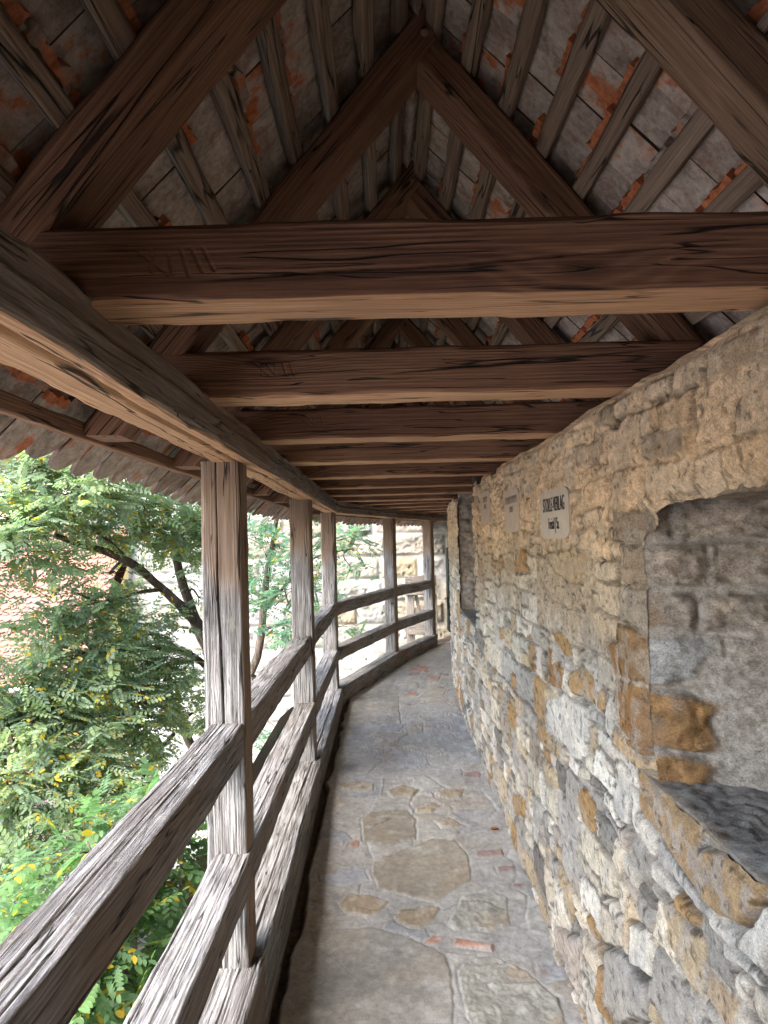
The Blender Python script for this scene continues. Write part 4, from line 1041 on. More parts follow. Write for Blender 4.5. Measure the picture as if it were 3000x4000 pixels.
# ------------------------------------------------------------------ painted plaques on the wall
PLQ, t = material('pale_painted_plaster'); g_ = t.n('ShaderNodeTexCoord', out='Object')
n1 = t.noise(g_, 22., 5., .6); n2 = t.noise(g_, 160., 3., .6)
t.out(t.ramp(t.math('MULTIPLY_ADD', n1, .6, t.math('MULTIPLY', n2, .4)), [(.3, (.36, .295, .23)), (.7, (.46, .39, .315))]), .95, n2, .002, .1)
PLQ2, t = material('faded_painted_plaster'); g_ = t.n('ShaderNodeTexCoord', out='Object')
n1 = t.noise(g_, 18., 5., .6); n2 = t.noise(g_, 150., 3., .6)
t.out(t.ramp(t.math('MULTIPLY_ADD', n1, .6, t.math('MULTIPLY', n2, .4)), [(.3, (.37, .29, .21)), (.7, (.47, .38, .29))]), .95, n2, .003, .1)
INK = mat_simple('black_painted_letters', (.035, .03, .027), .9, .5, 60.)
INKF = mat_simple('faded_painted_letters', (.27, .21, .155), .95, .2, 80.)
def text_mesh(body, size, xscale=1., bold=.0):
    cu = bpy.data.curves.new('lettering', 'FONT'); cu.body = body; cu.size = size; cu.align_x = 'CENTER'; cu.align_y = 'CENTER'
    cu.extrude = .0008; cu.offset = bold
    o = bpy.data.objects.new('tmp', cu); COL.objects.link(o); bpy.context.view_layer.update()
    me = bpy.data.meshes.new_from_object(o.evaluated_get(bpy.context.evaluated_depsgraph_get()))
    bpy.data.objects.remove(o); bpy.data.curves.remove(cu)
    me.name = 'lettering'
    for v in me.vertices: v.co.x *= xscale
    return me
def plaque(s0, s1, z0, z1, lines, lab, mat, ink, seed):
    """s0 = near edge, s1 = far edge; reads from far to near (left to right in view)"""
    root = thing('painted_plaque', lab, 'painted sign', group='painted name plaques on the stone wall')
    r = np.random.default_rng(seed); N = 96
    th = np.linspace(0, 2 * PI, N, endpoint=False)
    ex = 7.
    cx = np.sign(np.cos(th)) * np.abs(np.cos(th)) ** (2 / ex); cz = np.sign(np.sin(th)) * np.abs(np.sin(th)) ** (2 / ex)
    k = 1 + .035 * fbm(p3(np.cos(th) * 3.5 + seed, np.sin(th) * 3.5), 4, seed)
    sm, zm = (s0 + s1) / 2, (z0 + z1) / 2
    s = sm + cx * k * (s1 - s0) / 2; z = zm + cz * k * (z1 - z0) / 2
    d = -.0085
    f1 = WP(s, np.full(N, d), z); f0 = WP(s, np.full(N, .02), z)
    i = np.arange(N); i2 = (i + 1) % N
    g = Geo(); g.add(f1, i[None]); g.add(np.concatenate([f1, f0]), np.stack([i, i + N, i2 + N, i2], 1))
    g.build('plaster_panel', mat, root, smooth=False)
    for (body, size, zz, xs, bold) in lines:
        me = text_mesh(body, size, xs, bold)
        o = bpy.data.objects.new('lettering', me); COL.objects.link(o); o.parent = root; me.materials.append(ink)
        p = WP(np.array([sm - .004]), np.array([d - .0016]), np.array([zz]))[0]
        dx = np.interp(sm, _ws, _tdx); dy = np.interp(sm, _ws, _tdy)
        ex_ = Vector((-dx, -dy, 0)); ez = Vector((0, 0, 1)); n = ex_.cross(ez)
        M = Matrix((ex_, ez, n)).transposed().to_4x4(); M.translation = Vector(p); o.matrix_world = M
plaque(2.50, 2.955, 1.643, 1.826, [('STOLLE-VERLAG', .078, 1.768, .60, -.0008), ('Freital | Sa.', .064, 1.697, .60, -.0008)], 'pale plaque with black lettering STOLLE-VERLAG, Freital, Sa.', PLQ, INK, 3)
plaque(3.42, 3.83, 1.678, 1.888, [('IIHINIIIHIINIIHI', .052, 1.835, .95, .0), ('IIHIIII', .042, 1.788, .95, .0)], 'middle faded plaque with worn illegible brown lettering, between two others', PLQ2, INKF, 5)
plaque(4.34, 4.75, 1.745, 1.94, [('IIIHIIHII', .05, 1.888, 1.1, .0), ('IIHIII', .04, 1.845, 1.1, .0)], 'smallest farthest faded plaque at the left end of the row', PLQ2, INKF, 8)

# ------------------------------------------------------------------ fallen leaf by the foot of the wall
LEAFM = mat_simple('dry_leaf', (.30, .10, .03), .7, .4, 30.)
g = Geo(); c = np.array([.565, 4.06, .045])
a = np.linspace(0, 2 * PI, 14, endpoint=False)
V = np.stack([c[0] + .024 * np.cos(a), c[1] + .014 * np.sin(a) * (1 - .3 * np.cos(a)), c[2] + .012 + .010 * np.abs(np.sin(a))], 1)
g.add(np.concatenate([V, [c + [0, 0, .009]]]), [np.stack([np.arange(14), (np.arange(14) + 1) % 14, np.full(14, 14)], 1)])
g.add(np.array([c + [.024, 0, .012], c + [.045, .006, .016], c + [.045, .008, .014]]), [[[0, 1, 2]]])
tag(g.build('fallen_leaf', LEAFM), 'small curled reddish leaf on the floor by the foot of the wall', 'leaf')
# ------------------------------------------------------------------ stone tower closing the walkway
def tower():
    root = thing('stone_tower', 'pale tower wall of big rusticated ashlar blocks closing the far end of the walkway', 'tower')
    r = np.random.default_rng(44); Y0 = 12.12
    xs = np.concatenate([np.arange(-4.2, -2.8, .08), np.arange(-2.8, 2.0, .016), np.arange(2.0, 4, .1)]); zs = np.concatenate([np.arange(-5, -2.2, .1), np.arange(-2.2, 2.3, .016), np.arange(2.3, 7, .1)])
    X = np.repeat(xs, len(zs)); Z = np.tile(zs, len(xs)); n = len(X)
    X3 = np.stack([X, Z, 0 * X], 1)
    CH = .372; row = np.floor((Z - 1.01 + .01 * fbm(X3 * 2, 2, 150)) / CH).astype(int); fz_ = (Z - 1.01) / CH - row
    ed = np.minimum(np.clip(fz_, 0, 1), np.clip(1 - fz_, 0, 1)) * CH
    col = np.zeros((n, 3)); bid = np.zeros(n); 
    pal = [(.33, .305, .24), (.35, .33, .285), (.375, .36, .33), (.31, .28, .22), (.35, .305, .22), (.32, .31, .28), (.29, .25, .19)]
    for R in np.unique(row):
        m = np.flatnonzero(row == R); x = -4.4 + r.uniform(0, .5); 
        while x < 4.2:
            w = r.uniform(.38, 1.0); q = m[(X[m] >= x) & (X[m] < x + w)]
            c = np.array(pal[r.integers(0, 7)]) * r.uniform(.9, 1.1)
            if R == 0 and x < .5 < x + w: c = np.array([.33, .285, .19])
            col[q] = c; ed[q] = np.minimum(ed[q], np.minimum(X[q] - x, x + w - X[q])); bid[q] = r.random() * 50; x += w
    X4 = np.stack([X, Z, bid], 1)
    joint = sst(.02, .010, ed)
    pill = sst(.012, .07, ed)
    h = (.028 + .05 * fbm(X4 * np.array([3.5, 4.5, 1]), 4, 151) + .028 * (1 - np.abs(fbm(X4 * np.array([9, 12, 1]), 4, 152))) - .02) * pill + .016 * fbm(X4 * np.array([22, 26, 1]), 3, 153) * pill
    holes = sst(.03, .02, np.hypot((X * 1.9 + bid * .7) % 1.0 - .5, (fz_ - .5) * .4))
    h = h - .04 * holes * pill
    batter = np.clip(-.05 - Z, 0, 9) * .30
    stain = sst(.1, .45, fbm(X3 * 3 + 2, 4, 154)); grey = sst(.15, .45, fbm(X4 * 4 + 9, 4, 155))
    c = col * (1 + .16 * fbm(X4 * 9, 4, 156))[:, None]
    c = c * (1 - .45 * stain[:, None]) + np.array([.32, .25, .14]) * .45 * stain[:, None]
    c = c * (1 - .4 * grey[:, None]) + np.array([.17, .165, .155]) * .4 * grey[:, None]
    low = sst(0., -.15, Z); c = c * (1 - .7 * low[:, None]) + np.array([.36, .355, .335]) * .7 * low[:, None]  # battered foot painted paler, for the sky light its slope catches
    c = c * .78; c = c * (1 - joint[:, None]) + .8 * np.array([.40, .385, .34]) * joint[:, None]
    g = Geo(); g.add(np.stack([X, Y0 - h - batter, Z], 1), gridf(len(xs), len(zs)), col=rgba(np.clip(c, .02, .8)), sco=np.stack([X, Z, 0 * X], 1))
    for xx in (-4.2, 3.9): 
        V = np.array([(xx, Y0 - .3, -5), (xx, Y0 + 5, -5), (xx, Y0 + 5, 7), (xx, Y0 - .05, 7)]); g.add(V, [[0, 1, 2, 3]], col=np.tile([[.4, .37, .3, 1]], (4, 1)), sco=V)
    V = np.array([(-4.2, Y0, 6.9), (3.9, Y0, 6.9), (3.9, Y0 + 5, 6.9), (-4.2, Y0 + 5, 6.9)]); g.add(V, [[0, 1, 2, 3]], col=np.tile([[.4, .37, .3, 1]], (4, 1)), sco=V)
    g.build('ashlar_face', ASHLAR, root)
tower()

# plank barrier beyond the last railing, and the narrow door leaf on the wall
PLANK = wood('grey_plank', (.09, .075, .06), (.21, .185, .155), (.33, .30, .26))
IRON = mat_simple('dark_iron', (.03, .032, .03), .6, .3, 40.)
NAIL = mat_simple('nail_heads', (.45, .44, .42), .45, .2, 90.)
DOORM = wood('green_black_door_wood', (.012, .018, .014), (.03, .04, .032), (.06, .07, .055))
def barrier():
    root = thing('plank_barrier', 'grey nailed plank barrier standing behind the last railing by the tower', 'barrier')
    y = 11.28; x0, x1 = .30, .80
    for x, w in ((.365, .13), (.735, .10)):
        g = Geo(); beam(g, (x, y + .06, .05), (x, y + .06, 1.10 - .03 * (x > .5)), (0, -1, 0), w, .05, k=(4, 4)); g.build('upright', PLANK, root)
    g = Geo(); beam(g, (.42, y + .10, 1.0), (.60, y + .13, .12), (0, -1, 0), .05, .05); g.build('brace', PLANK, root)
    for zc, hh, dx in ((1.04, .12, 0), (.865, .13, .0), (.30, .21, .02)):
        g = Geo(); beam(g, (x0 + dx, y, zc), (x1 - .02, y, zc), (0, 0, 1), .03, hh, k=(3, 5), edge=.003); pl = g.build('plank', PLANK, root)
        g = Geo()
        for x in (x0 + .06, x0 + .12, x1 - .14, x1 - .08):
            for dz in (-.035, .04):
                if (x * 37 + dz * 50 + zc * 9) % 1. < .25: continue
                a = np.linspace(0, 2 * PI, 8, endpoint=False); c = np.array([x, y - .022, zc + dz])
                V = c + np.stack([.007 * np.cos(a), 0 * a, .007 * np.sin(a)], 1)
                g.add(np.concatenate([V, [c + [0, -.004, 0]]]), [np.stack([np.arange(8), (np.arange(8) + 1) % 8, np.full(8, 8)], 1)])
        g.build('nails', NAIL, pl)['kind'] = 'stuff'
barrier()
def slab():
    g = Geo(); xs = np.arange(-.2, 1.6, .03); ys = np.arange(10.6, 12.1, .03)
    X = np.repeat(xs, len(ys)); Y = np.tile(ys, len(xs)); X3 = np.stack([X, Y, 0 * X], 1)
    Z = .055 + .02 * fbm(X3 * 5, 4, 160) - .02
    c = np.array([.2, .19, .165]) * (1 + .4 * fbm(X3 * 6, 4, 161))[:, None]
    g.add(np.stack([X, Y, Z], 1), gridf(len(xs), len(ys))[:, ::-1], col=rgba(c), sco=X3)
    tag(g.build('stone_ledge', PAVE), 'stone ledge beside the end of the walkway', None, None, 'structure')
slab()
def door_leaf():
    root = thing('door_leaf', 'thin dark green door leaf seen edge-on at the far end of the stone wall', 'door')
    # hangs on the wall at its curve, opened flat towards the viewer
    g = Geo(); beam(g, (.945, 11.16, .26), (.955, 11.16, 1.52), (0, -1, 0), .030, .34, k=(3, 5)); g.build('door_panel', DOORM, root)
    g = Geo(); box(g, (.912, 10.96, .60), (.935, 11.02, .78)); g.build('hinge', IRON, root, smooth=False)
door_leaf()

# ------------------------------------------------------------------ ground and buildings below
def brickmat(name, c1, c2, cm, scale, rough=.9, wid=.5, hgt=.25):
    m, t = material(name); g_ = t.n('ShaderNodeTexCoord', out='Object')
    br = t.n('ShaderNodeTexBrick', {'Vector': t.vm('ADD', g_, t.vm('SCALE', t.noise(g_, 3., 2., out='Color'), (0, 0, 0))), 'Color1': c1 + (1,), 'Color2': c2 + (1,), 'Mortar': cm + (1,), 'Scale': scale, 'Mortar Size': .02, 'Mortar Smooth': .3, 'Brick Width': wid, 'Row Height': hgt}, out=None)
    n1 = t.noise(g_, 8., 4.); 
    col = t.mix(t.mapr(n1, .3, .7, 0., .35), br.outputs[0], tuple(x * .7 for x in c2) + (1,))
    t.out(col, rough, t.math('SUBTRACT', n1, br.outputs[1]), .006, .3)
    return m
GROUND = mat_simple('street_paving', (.34, .33, .32), .9, .12, 1.2, .004)
COBBLE = brickmat('cobble_setts', (.22, .20, .18), (.30, .28, .25), (.12, .11, .10), 4.)
g = Geo(); V = np.array([(-90, -60, -4.62), (90, -60, -4.62), (90, 140, -4.62), (-90, 140, -4.62)]); g.add(V, [[0, 1, 2, 3]])
tag(g.build('street', GROUND), 'pale paved street far below the walkway', None, None, 'structure')
g = Geo(); V = np.array([(-7, -3, -4.616), (-.6, -3, -4.616), (-.6, 13, -4.616), (-7, 13, -4.616)]); g.add(V, [[0, 1, 2, 3]])
tag(g.build('cobbled_yard', COBBLE), 'cobbled yard at the foot of the town wall', None, None, 'structure')

CREAM = mat_simple('cream_render', (.44, .40, .32), .9, .06, 1.5)
YELLOW = mat_simple('yellow_render', (.40, .29, .12), .9, .08, 1.5)
WHITE = mat_simple('white_paint', (.60, .60, .58), .6, .05, 3.)
GREYST = mat_simple('grey_stone_band', (.36, .35, .33), .9, .15, 3.)
BROWNROOF = mat_simple('brown_sheet_roof', (.115, .082, .085), .6, .12, 2.)
DARK = mat_simple('dark_downpipe', (.08, .07, .065), .6, .2, 8.)
GLASS, t = material('window_glass'); t.out((.06, .075, .09, 1), .12, spec=.6)
POSTER_B = mat_simple('blue_poster', (.25, .36, .55), .6, .3, 4.); POSTER_P = mat_simple('pink_poster', (.62, .25, .30), .6, .3, 4.)
m, t = material('pink_roof_tiles'); g_ = t.n('ShaderNodeTexCoord', out='UV'); at_ = t.attr('sco')
sx = t.n('ShaderNodeSeparateXYZ', {0: at_}, out=None); n1 = t.noise(at_, 1.3, 4.); n2 = t.noise(at_, 14., 3.)
t.out(t.ramp(t.math('MULTIPLY_ADD', n2, .5, t.math('MULTIPLY', n1, .5)), [(.3, (.19, .085, .062)), (.7, (.28, .145, .108))]), .9, n2, .004, .2)
ROOFT = m
def window(parent, x0, x1, z0, z1, y, posters=()):
    g = Geo(); w = .07
    for lo, hi in (((x0 - w, y - .05, z0 - w), (x1 + w, y + .02, z0)), ((x0 - w, y - .05, z1), (x1 + w, y + .02, z1 + w)), ((x0 - w, y - .05, z0), (x0, y + .02, z1)), ((x1, y - .05, z0), (x1 + w, y + .02, z1)), (((x0 + x1) / 2 - .03, y - .04, z0), ((x0 + x1) / 2 + .03, y + .02, z1))): box(g, lo, hi)
    fr = g.build('window', WHITE, parent, smooth=False)
    g = Geo(); V = np.array([(x0, y - .012, z0), (x1, y - .012, z0), (x1, y - .012, z1), (x0, y - .012, z1)]); g.add(V, [[0, 1, 2, 3]]); g.build('pane', GLASS, fr, smooth=False)
    g = Geo(); box(g, (x0 - .12, y - .14, z0 - w - .08), (x1 + .12, y + .02, z0 - w - .002)); g.build('sill', GREYST, fr, smooth=False)
    for (m_, a, b, c, d) in posters:
        g = Geo(); box(g, (x0 + a * (x1 - x0), y - .022, z0 + c * (z1 - z0)), (x0 + b * (x1 - x0), y - .014, z0 + d * (z1 - z0))); g.build('poster', m_, fr, smooth=False)
def cream_house():
    root = thing('cream_house', 'cream rendered house with white windows across the street behind the nearest tree', 'house'); y = 23.
    g = Geo(); box(g, (-12.5, y, -4.2), (-2.2, y + 9, 4.6)); g.build('wall', CREAM, root, smooth=False)
    g = Geo(); box(g, (-12.5, y - .06, -4.62), (-2.2, y + 9, -4.2)); g.build('plinth', GREYST, root, smooth=False)
    window(root, -9.0, -7.55, -3.75, -2.95, y, [(POSTER_B, .1, .42, .1, .8), (POSTER_P, .55, .85, .2, .9)])
    window(root, -6.30, -5.85, -3.85, -2.9, y, [(POSTER_B, .2, .8, .05, .2)])
    for x in (-11.4, -9.2, -7.3, -5.0, -3.4):
        for z in (-.9, 1.8): window(root, x, x + .95, z, z + 1.35, y)
    g = Geo(); V = np.array([(-12.9, y - .5, 4.5), (-1.8, y - .5, 4.5), (-1.8, y + 4.5, 9.3), (-12.9, y + 4.5, 9.3), (-12.9, y + 9.5, 4.5), (-1.8, y + 9.5, 4.5)])
    g.add(V, [[[0, 1, 2, 3], [3, 2, 5, 4]]], sco=V); g.build('roof', ROOFT, root, smooth=False)
cream_house()
sg = thing('shop_sign', 'white shop fascia sign with red and blue lettering seen through the tree', 'sign')
g = Geo(); box(g, (-9.4, 22.86, -2.05), (-5.6, 22.98, -1.40)); g.build('sign_board', WHITE, sg, smooth=False)
RED = mat_simple('red_letters', (.60, .08, .03), .5, .05, 3.); BLUE = mat_simple('blue_letters', (.06, .14, .50), .5, .05, 3.)
for body, x, m_ in (('ER', -8.42, RED), ('S O', -7.62, BLUE)):
    me = text_mesh(body, .36, 1., .004); o = bpy.data.objects.new('lettering', me); COL.objects.link(o); o.parent = sg; me.materials.append(m_)
    o.matrix_world = Matrix.Translation((x, 22.85, -1.72)) @ Matrix.Rotation(PI / 2, 4, 'X')
for dz, m_ in ((.06, RED), (-.06, BLUE)):
    g = Geo(); a = np.linspace(0, 2 * PI, 16, endpoint=False); V = np.stack([-5.95 + .07 * np.cos(a) + dz, 22.845 + 0 * a, -1.70 + dz + .07 * np.sin(a)], 1); g.add(V, np.arange(16)[None]); g.build('emblem_dot', m_, sg, smooth=False)

def tile_roof(parent, x0, x1, ye, ze, yr, zr):
    """one slope of rounded plain tiles, eaves at ye,ze and ridge at yr,zr"""
    L = math.hypot(yr - ye, zr - ze); uy, uz = (yr - ye) / L, (zr - ze) / L
    g = Geo(); rw = .17; tw = .18
    na = 6; aa = np.linspace(-.5, .5, na)
    rows = int(L / rw); cols = int((x1 - x0) / tw)
    R, Cc = np.meshgrid(np.arange(rows), np.arange(cols), indexing='ij'); R = R.ravel(); Cc = Cc.ravel()
    cx = x0 + (Cc + .5 * (R % 2)) * tw; b0 = R * rw
    rr = np.random.default_rng(3); jit = rr.normal(0, .01, len(R))
    low = -.06 * (1 - (2 * np.abs(aa)) ** 2)
    A = np.tile(cx[:, None], (1, 2 * na)) + np.concatenate([aa, aa])[None] * (tw - .006)
    Bv = b0[:, None] + np.concatenate([low, np.full(na, rw * 1.3)])[None] + jit[:, None]
    N = np.concatenate([np.full(na, .05), np.full(na, .012)])[None] + np.abs(jit)[:, None]
    V = np.stack([A, ye + uy * Bv - uz * N, ze + uz * Bv + uy * N], -1).reshape(-1, 3)
    i = np.arange(len(R))[:, None] * 2 * na + np.arange(na - 1)[None]; i = i.ravel()
    F = np.stack([i, i + 1, i + na + 1, i + na], 1)
    rnd = np.repeat(rr.random((len(R), 3)) * 30, 2 * na, 0)
    g.add(V, F, sco=V + rnd)
    V = np.array([(x0, ye, ze), (x1, ye, ze), (x1, yr, zr), (x0, yr, zr)]); g.add(V, [[0, 1, 2, 3]], sco=V)
    return g.build('roof', ROOFT, parent, smooth=False)
def yellow_house():
    root = thing('yellow_house', 'yellow rendered house with a pink clay tile roof at the left', 'house')
    g = Geo(); box(g, (-17, 15, -4.62), (-6.05, 21, -.8)); 
    g.build('wall', YELLOW, root, smooth=False)
    g = Geo(); V = np.array([(-6.05, 15, -.8), (-6.05, 21, -.8), (-6.05, 18, 2.0)]); g.add(V, [[[0, 1, 2]]]); g.build('gable', YELLOW, root, smooth=False)
    tile_roof(root, -17, -6.2, 14.6, -1.05, 18, 2.15)
    g = Geo(); V = np.array([(-17, 18, 2.15), (-6., 18, 2.15), (-6., 21.4, -1.05), (-17, 21.4, -1.05)]); g.add(V, [[0, 1, 2, 3]], sco=V); g.build('rear_roof', ROOFT, root, smooth=False)
    g = Geo(); x = np.linspace(-17, -6, 30); tube(g, np.stack([x, 14.55 + 0 * x, -1.12 + 0 * x], 1), np.full(30, .06), 8, 2, 0); g.build('gutter', WHITE, root)
    g = Geo(); z = np.linspace(-4.6, -1.1, 12); tube(g, np.stack([-6.2 + 0 * z, 14.93 + 0 * z, z], 1), np.full(12, .05), 8, 2, 0); g.build('downpipe', DARK, root)
    window(root, -9.6, -8.9, -2.2, -1.3, 15)
yellow_house()
def shed():
    root = thing('garden_shed', 'low shed with a flat brown sheet roof below the trees', 'shed')
    g = Geo(); box(g, (-8.5, 9.3, -4.62), (-3.75, 12.0, -3.0)); g.build('wall', DARK, root, smooth=False)
    g = Geo(); x = np.linspace(-8.8, -3.6, 27); 
    for a, b in zip(x[:-1], x[1:]): 
        V = np.array([(a + .008, 9.0, -2.92), (b - .008, 9.0, -2.92), (b - .008, 12.1, -2.45), (a + .008, 12.1, -2.45)]); g.add(V, [[0, 1, 2, 3]])
        box(g, (b - .008, 9.0, -2.93), (b + .008, 9.02, -2.89))
    V = np.array([(-8.8, 9.0, -2.94), (-3.6, 9.0, -2.94), (-3.6, 12.1, -2.47), (-8.8, 12.1, -2.47)]); g.add(V, [[0, 1, 2, 3]])
    g.build('roof', BROWNROOF, root, smooth=False)
shed()
g = Geo(); box(g, (-7.6, 17.4, -4.62), (-3.9, 17.7, -3.75)); box(g, (-7.65, 17.35, -3.75), (-3.85, 17.75, -3.66))
tag(g.build('low_garden_wall', WHITE, smooth=False), 'low white garden wall beside the street, behind the branches', 'wall')

# ------------------------------------------------------------------ trees
BARK, t = material('furrowed_bark'); g_ = t.n('ShaderNodeTexCoord', out='Object')
n1 = t.noise(t.vm('MULTIPLY', g_, (22., 22., 5.)), 1., 5., .6); n2 = t.noise(g_, 5., 3.)
t.out(t.ramp(t.math('MULTIPLY_ADD', n1, .75, t.math('MULTIPLY', n2, .25)), [(.3, (.04, .03, .024)), (.55, (.12, .092, .072)), (.8, (.22, .18, .15))]), .95, n1, .03, .1)
LEAF, t = material('locust_leaf'); c_ = t.attr('col', 'Color')
def lf(t_, sh):
    tr = t_.n('ShaderNodeBsdfTranslucent', {'Color': t_.mix(1., c_, (1.0, 1.12, .82, 1), blend='MULTIPLY')})
    return t_.n('ShaderNodeMixShader', {0: .62, 1: sh, 2: tr})
t.out(c_, .5, spec=.35, extra=lf)

def leaf_template(npair=6, ll=.040, lw=.0185, rl=.19):
    """a pinnate locust leaf: paired oval leaflets and one at the tip; x along the stalk"""
    V = []; k = 0
    prof = [(0, 0), (.2, .38), (.55, .5), (.85, .30), (1., 0), (.85, -.30), (.55, -.5), (.2, -.38)]
    def leaflet(o, ang, s, dz):
        ca, sa = math.cos(ang), math.sin(ang)
        for (u, v) in prof:
            x, y = u * ll * s, v * lw * s
            V.append((o + ca * x - sa * y, sa * x + ca * y, dz * u * ll + abs(v) * lw * .45 - .10 * (o / rl) ** 2 * rl))
    for i in range(npair):
        o = rl * (.22 + .72 * i / (npair - .3)); s = .8 + .25 * math.sin(PI * (i + .7) / npair)
        leaflet(o, 1.12 - .05 * i, s, -.25); leaflet(o + .004, -1.12 + .05 * i, s, -.25)
    leaflet(rl, 0, 1.05, -.2)
    return np.array(V).reshape(-1, 8, 3)
def leaves(g, C, D, scale, base, r, yellow=.05, npair=6):
    """C positions, D directions"""
    for var in range(3):
        T = leaf_template(npair - 1 + var, .037 + .003 * var, .0185 + .0015 * var)
        m = np.arange(len(C)) % 3 == var; c = C[m]; d = D[m]; n = len(c)
        if not n: continue
        d = d / np.linalg.norm(d, axis=1)[:, None]
        up = np.array([0, 0, 1.]) + r.normal(0, .38, (n, 3)); sdv = np.cross(up, d); sdv /= np.linalg.norm(sdv, axis=1)[:, None]; up = np.cross(d, sdv)
        sc_ = (scale * r.uniform(.75, 1.2, n))[:, None, None, None]
        Tj = T[None] * sc_
        W = c[:, None, None] + Tj[..., :1] * d[:, None, None] + Tj[..., 1:2] * sdv[:, None, None] + Tj[..., 2:3] * up[:, None, None]
        nl = T.shape[0]
        col = np.array(base)[r.integers(0, len(base), n)][:, None] * r.uniform(.75, 1.25, (n, nl))[..., None]
        py = r.random((n, 1)) < .06
        y = (r.random((n, nl)) < np.where(py, .35, yellow))
        col[y] = np.array([.52, .36, .035]) * r.uniform(.7, 1.2, (y.sum(), 1))
        keep = r.random((n, nl)) > .06
        W = W[keep]; col = col[keep]; k = len(W)
        g.add(W.reshape(-1, 3), np.arange(k * 8).reshape(k, 8), col=np.repeat(rgba(col), 8, 0))
def crown(lumps, base, seed, nodes, leafscale, parent, dens=1., yellow=.05, twigr=.005, npair=6):
    r = np.random.default_rng(seed); g = Geo(); tw = Geo(); nodes = np.array(nodes)
    for (x, y, z, rx, rz, n) in lumps:
        n = int(n * dens); c = np.array([x, y, z]); ry = max(.22, (rx + rz) * .5)
        u = r.normal(0, 1, (n, 3)); u /= np.linalg.norm(u, axis=1)[:, None]; u *= r.random((n, 1)) ** .45
        # sprays: leaves gather along a few twigs of the lump
        k = max(3, n // 9); tips = r.normal(0, 1, (k, 3)); tips /= np.linalg.norm(tips, axis=1)[:, None]; tips *= r.uniform(.6, 1.15, (k, 1))
        R = np.array([rx, ry, rz]) * 1.12
        j = nodes[np.argmin(((nodes - c) ** 2).sum(1))]
        hub = c - (c - j) * min(.35, .25 / (np.linalg.norm(c - j) + 1e-3))
        q = np.linspace(0, 1, 7)[:, None]
        bend = r.normal(0, .05, 3)
        tube(tw, j + (hub - j) * q + bend * np.sin(q * PI), np.linspace(twigr * 2.2, twigr * 1.2, 7), 5, seed)
        which = r.integers(0, k, n); f = r.uniform(.15, 1., (n, 1)) ** .7
        start = hub; P = start + (c + tips[which] * R - start) * f + r.normal(0, .025, (n, 3)); 
        mixm = r.random((n, 1)) < .45; P = np.where(mixm, c + u * R, P)
        D = (tips[which] * R) + r.normal(0, .6, (n, 3)) * R.mean(); D[:, 2] = D[:, 2] * .5 - .10 * R.mean()
        leaves(g, P, D, leafscale, base, r, yellow, npair)
        for t_ in tips[:max(3, k // 2)]:
            e = c + t_ * R; mid = (hub + e) / 2 + r.normal(0, .03, 3)
            tube(tw, np.array([hub, mid, e]), np.array([twigr, twigr * .7, twigr * .35]), 4, seed)
    g.build('crown', LEAF, parent, smooth=False)
    tw.build('twigs', BARK, parent)['kind'] = 'stuff'
def limbs(B, parent, base=None):
    nodes = []
    for i, (P, (r0, r1)) in enumerate(B):
        P = np.array(P); d = np.concatenate([[0], np.cumsum(np.linalg.norm(np.diff(P, axis=0), axis=1))])
        s = np.linspace(0, d[-1], max(8, int(d[-1] / .05))); Q = np.stack([np.interp(s, d, P[:, k]) for k in range(3)], 1)
        ker = np.ones(5) / 5
        Q2 = np.stack([np.convolve(np.pad(Q[:, k], 2, 'edge'), ker, 'valid') for k in range(3)], 1)
        Q2 += .018 * np.stack([fbm(p3(s * 3, i, k), 3, 77) for k in range(3)], 1)
        g = Geo(); tube(g, Q2, np.linspace(r0, r1, len(s)) * .6, 12, i, .25); g.build('branch', BARK, parent); nodes += list(Q2)
    if base is not None:
        P, rr = np.array(base[0]), base[1]
        s = np.linspace(0, 1, 60); k = np.linspace(0, 1, len(P)); Q = np.stack([np.interp(s, k, P[:, c]) for c in range(3)], 1)
        Q += .03 * np.stack([fbm(p3(s * 7, c), 3, 5) for c in range(3)], 1)
        g = Geo(); tube(g, Q, np.interp(s, k, rr), 14, 9, .2); g.build('trunk', BARK, parent)
    return nodes
GREENS = [(.225, .30, .175), (.245, .32, .16), (.22, .29, .195), (.255, .325, .155), (.235, .31, .20)]
FRESH = [(.13, .235, .09), (.15, .26, .09), (.125, .22, .10), (.115, .205, .09)]
tr = thing('locust_tree', 'large locust tree with yellowing leaves and a forked dark trunk beside the nearest post', 'tree', group='locust trees below the wall')
nd = limbs(B1, tr, ([(-1.0, 6.3, -4.65), (-1.1, 6.25, -3.), (-1.2, 6.15, -1.6), (-1.29, 6.03, -.5), (-1.385, 5.95, .3), (-1.38, 5.85, .62)], [.17, .125, .11, .09, .08, .06]))
crown(L1, GREENS, 71, nd, .88, tr, DENS1, .05)
tr = thing('locust_tree', 'second locust tree with a mossy slanting trunk, seen between the nearest two posts', 'tree', group='locust trees below the wall')
nd = limbs(B2, tr, ([(-2.0, 9.2, -4.65), (-1.95, 9.15, -2.5), (-1.80, 9.05, -.6), (-1.69, 9.0, .05)], [.2, .15, .12, .10]))
crown(L2, [(.12, .225, .145), (.11, .21, .13), (.13, .235, .13)], 72, nd, 1.05, tr, DENS2, .025)
tr = thing('young_locust_tree', 'young bright green locust sapling just outside the nearest railing', 'tree')
BS = [([(-.95, 2.75, -.4), (-.97, 2.75, 0.), (-1.02, 2.72, .3), (-1.13, 2.7, .62)], (.018, .006)), ([(-.93, 2.8, -.3), (-.88, 2.95, .1), (-.84, 3.05, .5)], (.014, .005)), ([(-.95, 2.75, -.3), (-1.08, 2.6, .05), (-1.2, 2.55, .4)], (.014, .005)), ([(-.9, 2.9, -.2), (-.8, 3.2, .2), (-.66, 3.5, .6)], (.012, .004))]
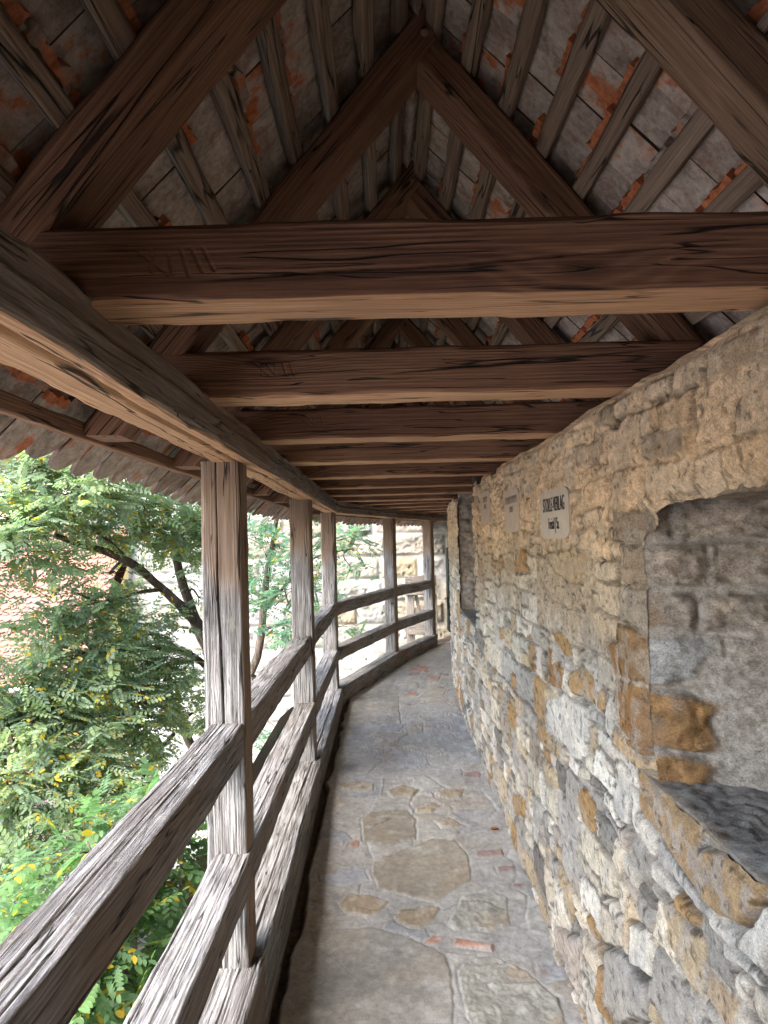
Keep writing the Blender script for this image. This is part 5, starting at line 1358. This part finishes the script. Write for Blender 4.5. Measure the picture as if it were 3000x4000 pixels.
nd = limbs(BS, tr, ([(-.9, 2.9, -4.65), (-.92, 2.85, -2.5), (-.95, 2.75, -.35)], [.05, .04, .022]))
crown(L3, FRESH, 73, nd, .98, tr, DENS3, .05, .0025, 7)

# ------------------------------------------------------------------ light, sky, camera
w = bpy.data.worlds.new('World'); sc.world = w; w.use_nodes = True
nt = w.node_tree; bg = nt.nodes['Background']; sky = nt.nodes.new('ShaderNodeTexSky'); sky.sky_type = 'NISHITA'
sky.sun_disc = False; EL, AZ = math.radians(SUN_EL), math.radians(SUN_AZ)      # azimuth from +Y towards +X
sky.sun_elevation = EL; sky.sun_rotation = AZ; sky.air_density = 1.0; sky.dust_density = 2.5; sky.ozone_density = 1.
nt.links.new(sky.outputs[0], bg.inputs[0]); bg.inputs[1].default_value = SKY
sun = bpy.data.lights.new('Sun', 'SUN'); sun.energy = SUN; sun.angle = math.radians(SUN_ANG); sun.color = (1., .975, .94)
so = bpy.data.objects.new('Sun', sun); COL.objects.link(so)
dv = Vector((math.sin(AZ) * math.cos(EL), math.cos(AZ) * math.cos(EL), math.sin(EL)))
so.rotation_euler = dv.to_track_quat('Z', 'Y').to_euler()

cam = bpy.data.cameras.new('Camera'); co = bpy.data.objects.new('Camera', cam); COL.objects.link(co); sc.camera = co
cam.sensor_fit = 'VERTICAL'; cam.sensor_height = 36.; cam.lens = 36. * 2850 / 4000; cam.clip_end = 400.; cam.clip_start = .02
p = math.atan(112 / 2850.); rr = .024
Fv = Vector((0, math.cos(p), math.sin(p))); R0 = Vector((1, 0, 0)); U0 = Vector((0, -math.sin(p), math.cos(p)))
Rv = math.cos(rr) * R0 - math.sin(rr) * U0; Uv = math.sin(rr) * R0 + math.cos(rr) * U0
M = Matrix((Rv, Uv, -Fv)).transposed().to_4x4(); M.translation = Vector((0, 0, 1.65)); co.matrix_world = M

sc.render.engine = 'CYCLES'
sc.cycles.use_denoising = True
try: sc.cycles.denoiser = 'OPENIMAGEDENOISE'
except Exception: pass
sc.cycles.max_bounces = 10; sc.cycles.diffuse_bounces = 6; sc.cycles.transmission_bounces = 4; sc.cycles.caustics_reflective = False; sc.cycles.caustics_refractive = False
sc.cycles.sample_clamp_indirect = 8.
sc.view_settings.view_transform = 'Standard'; sc.view_settings.look = 'None'; sc.view_settings.exposure = EXPO; sc.view_settings.gamma = 1.
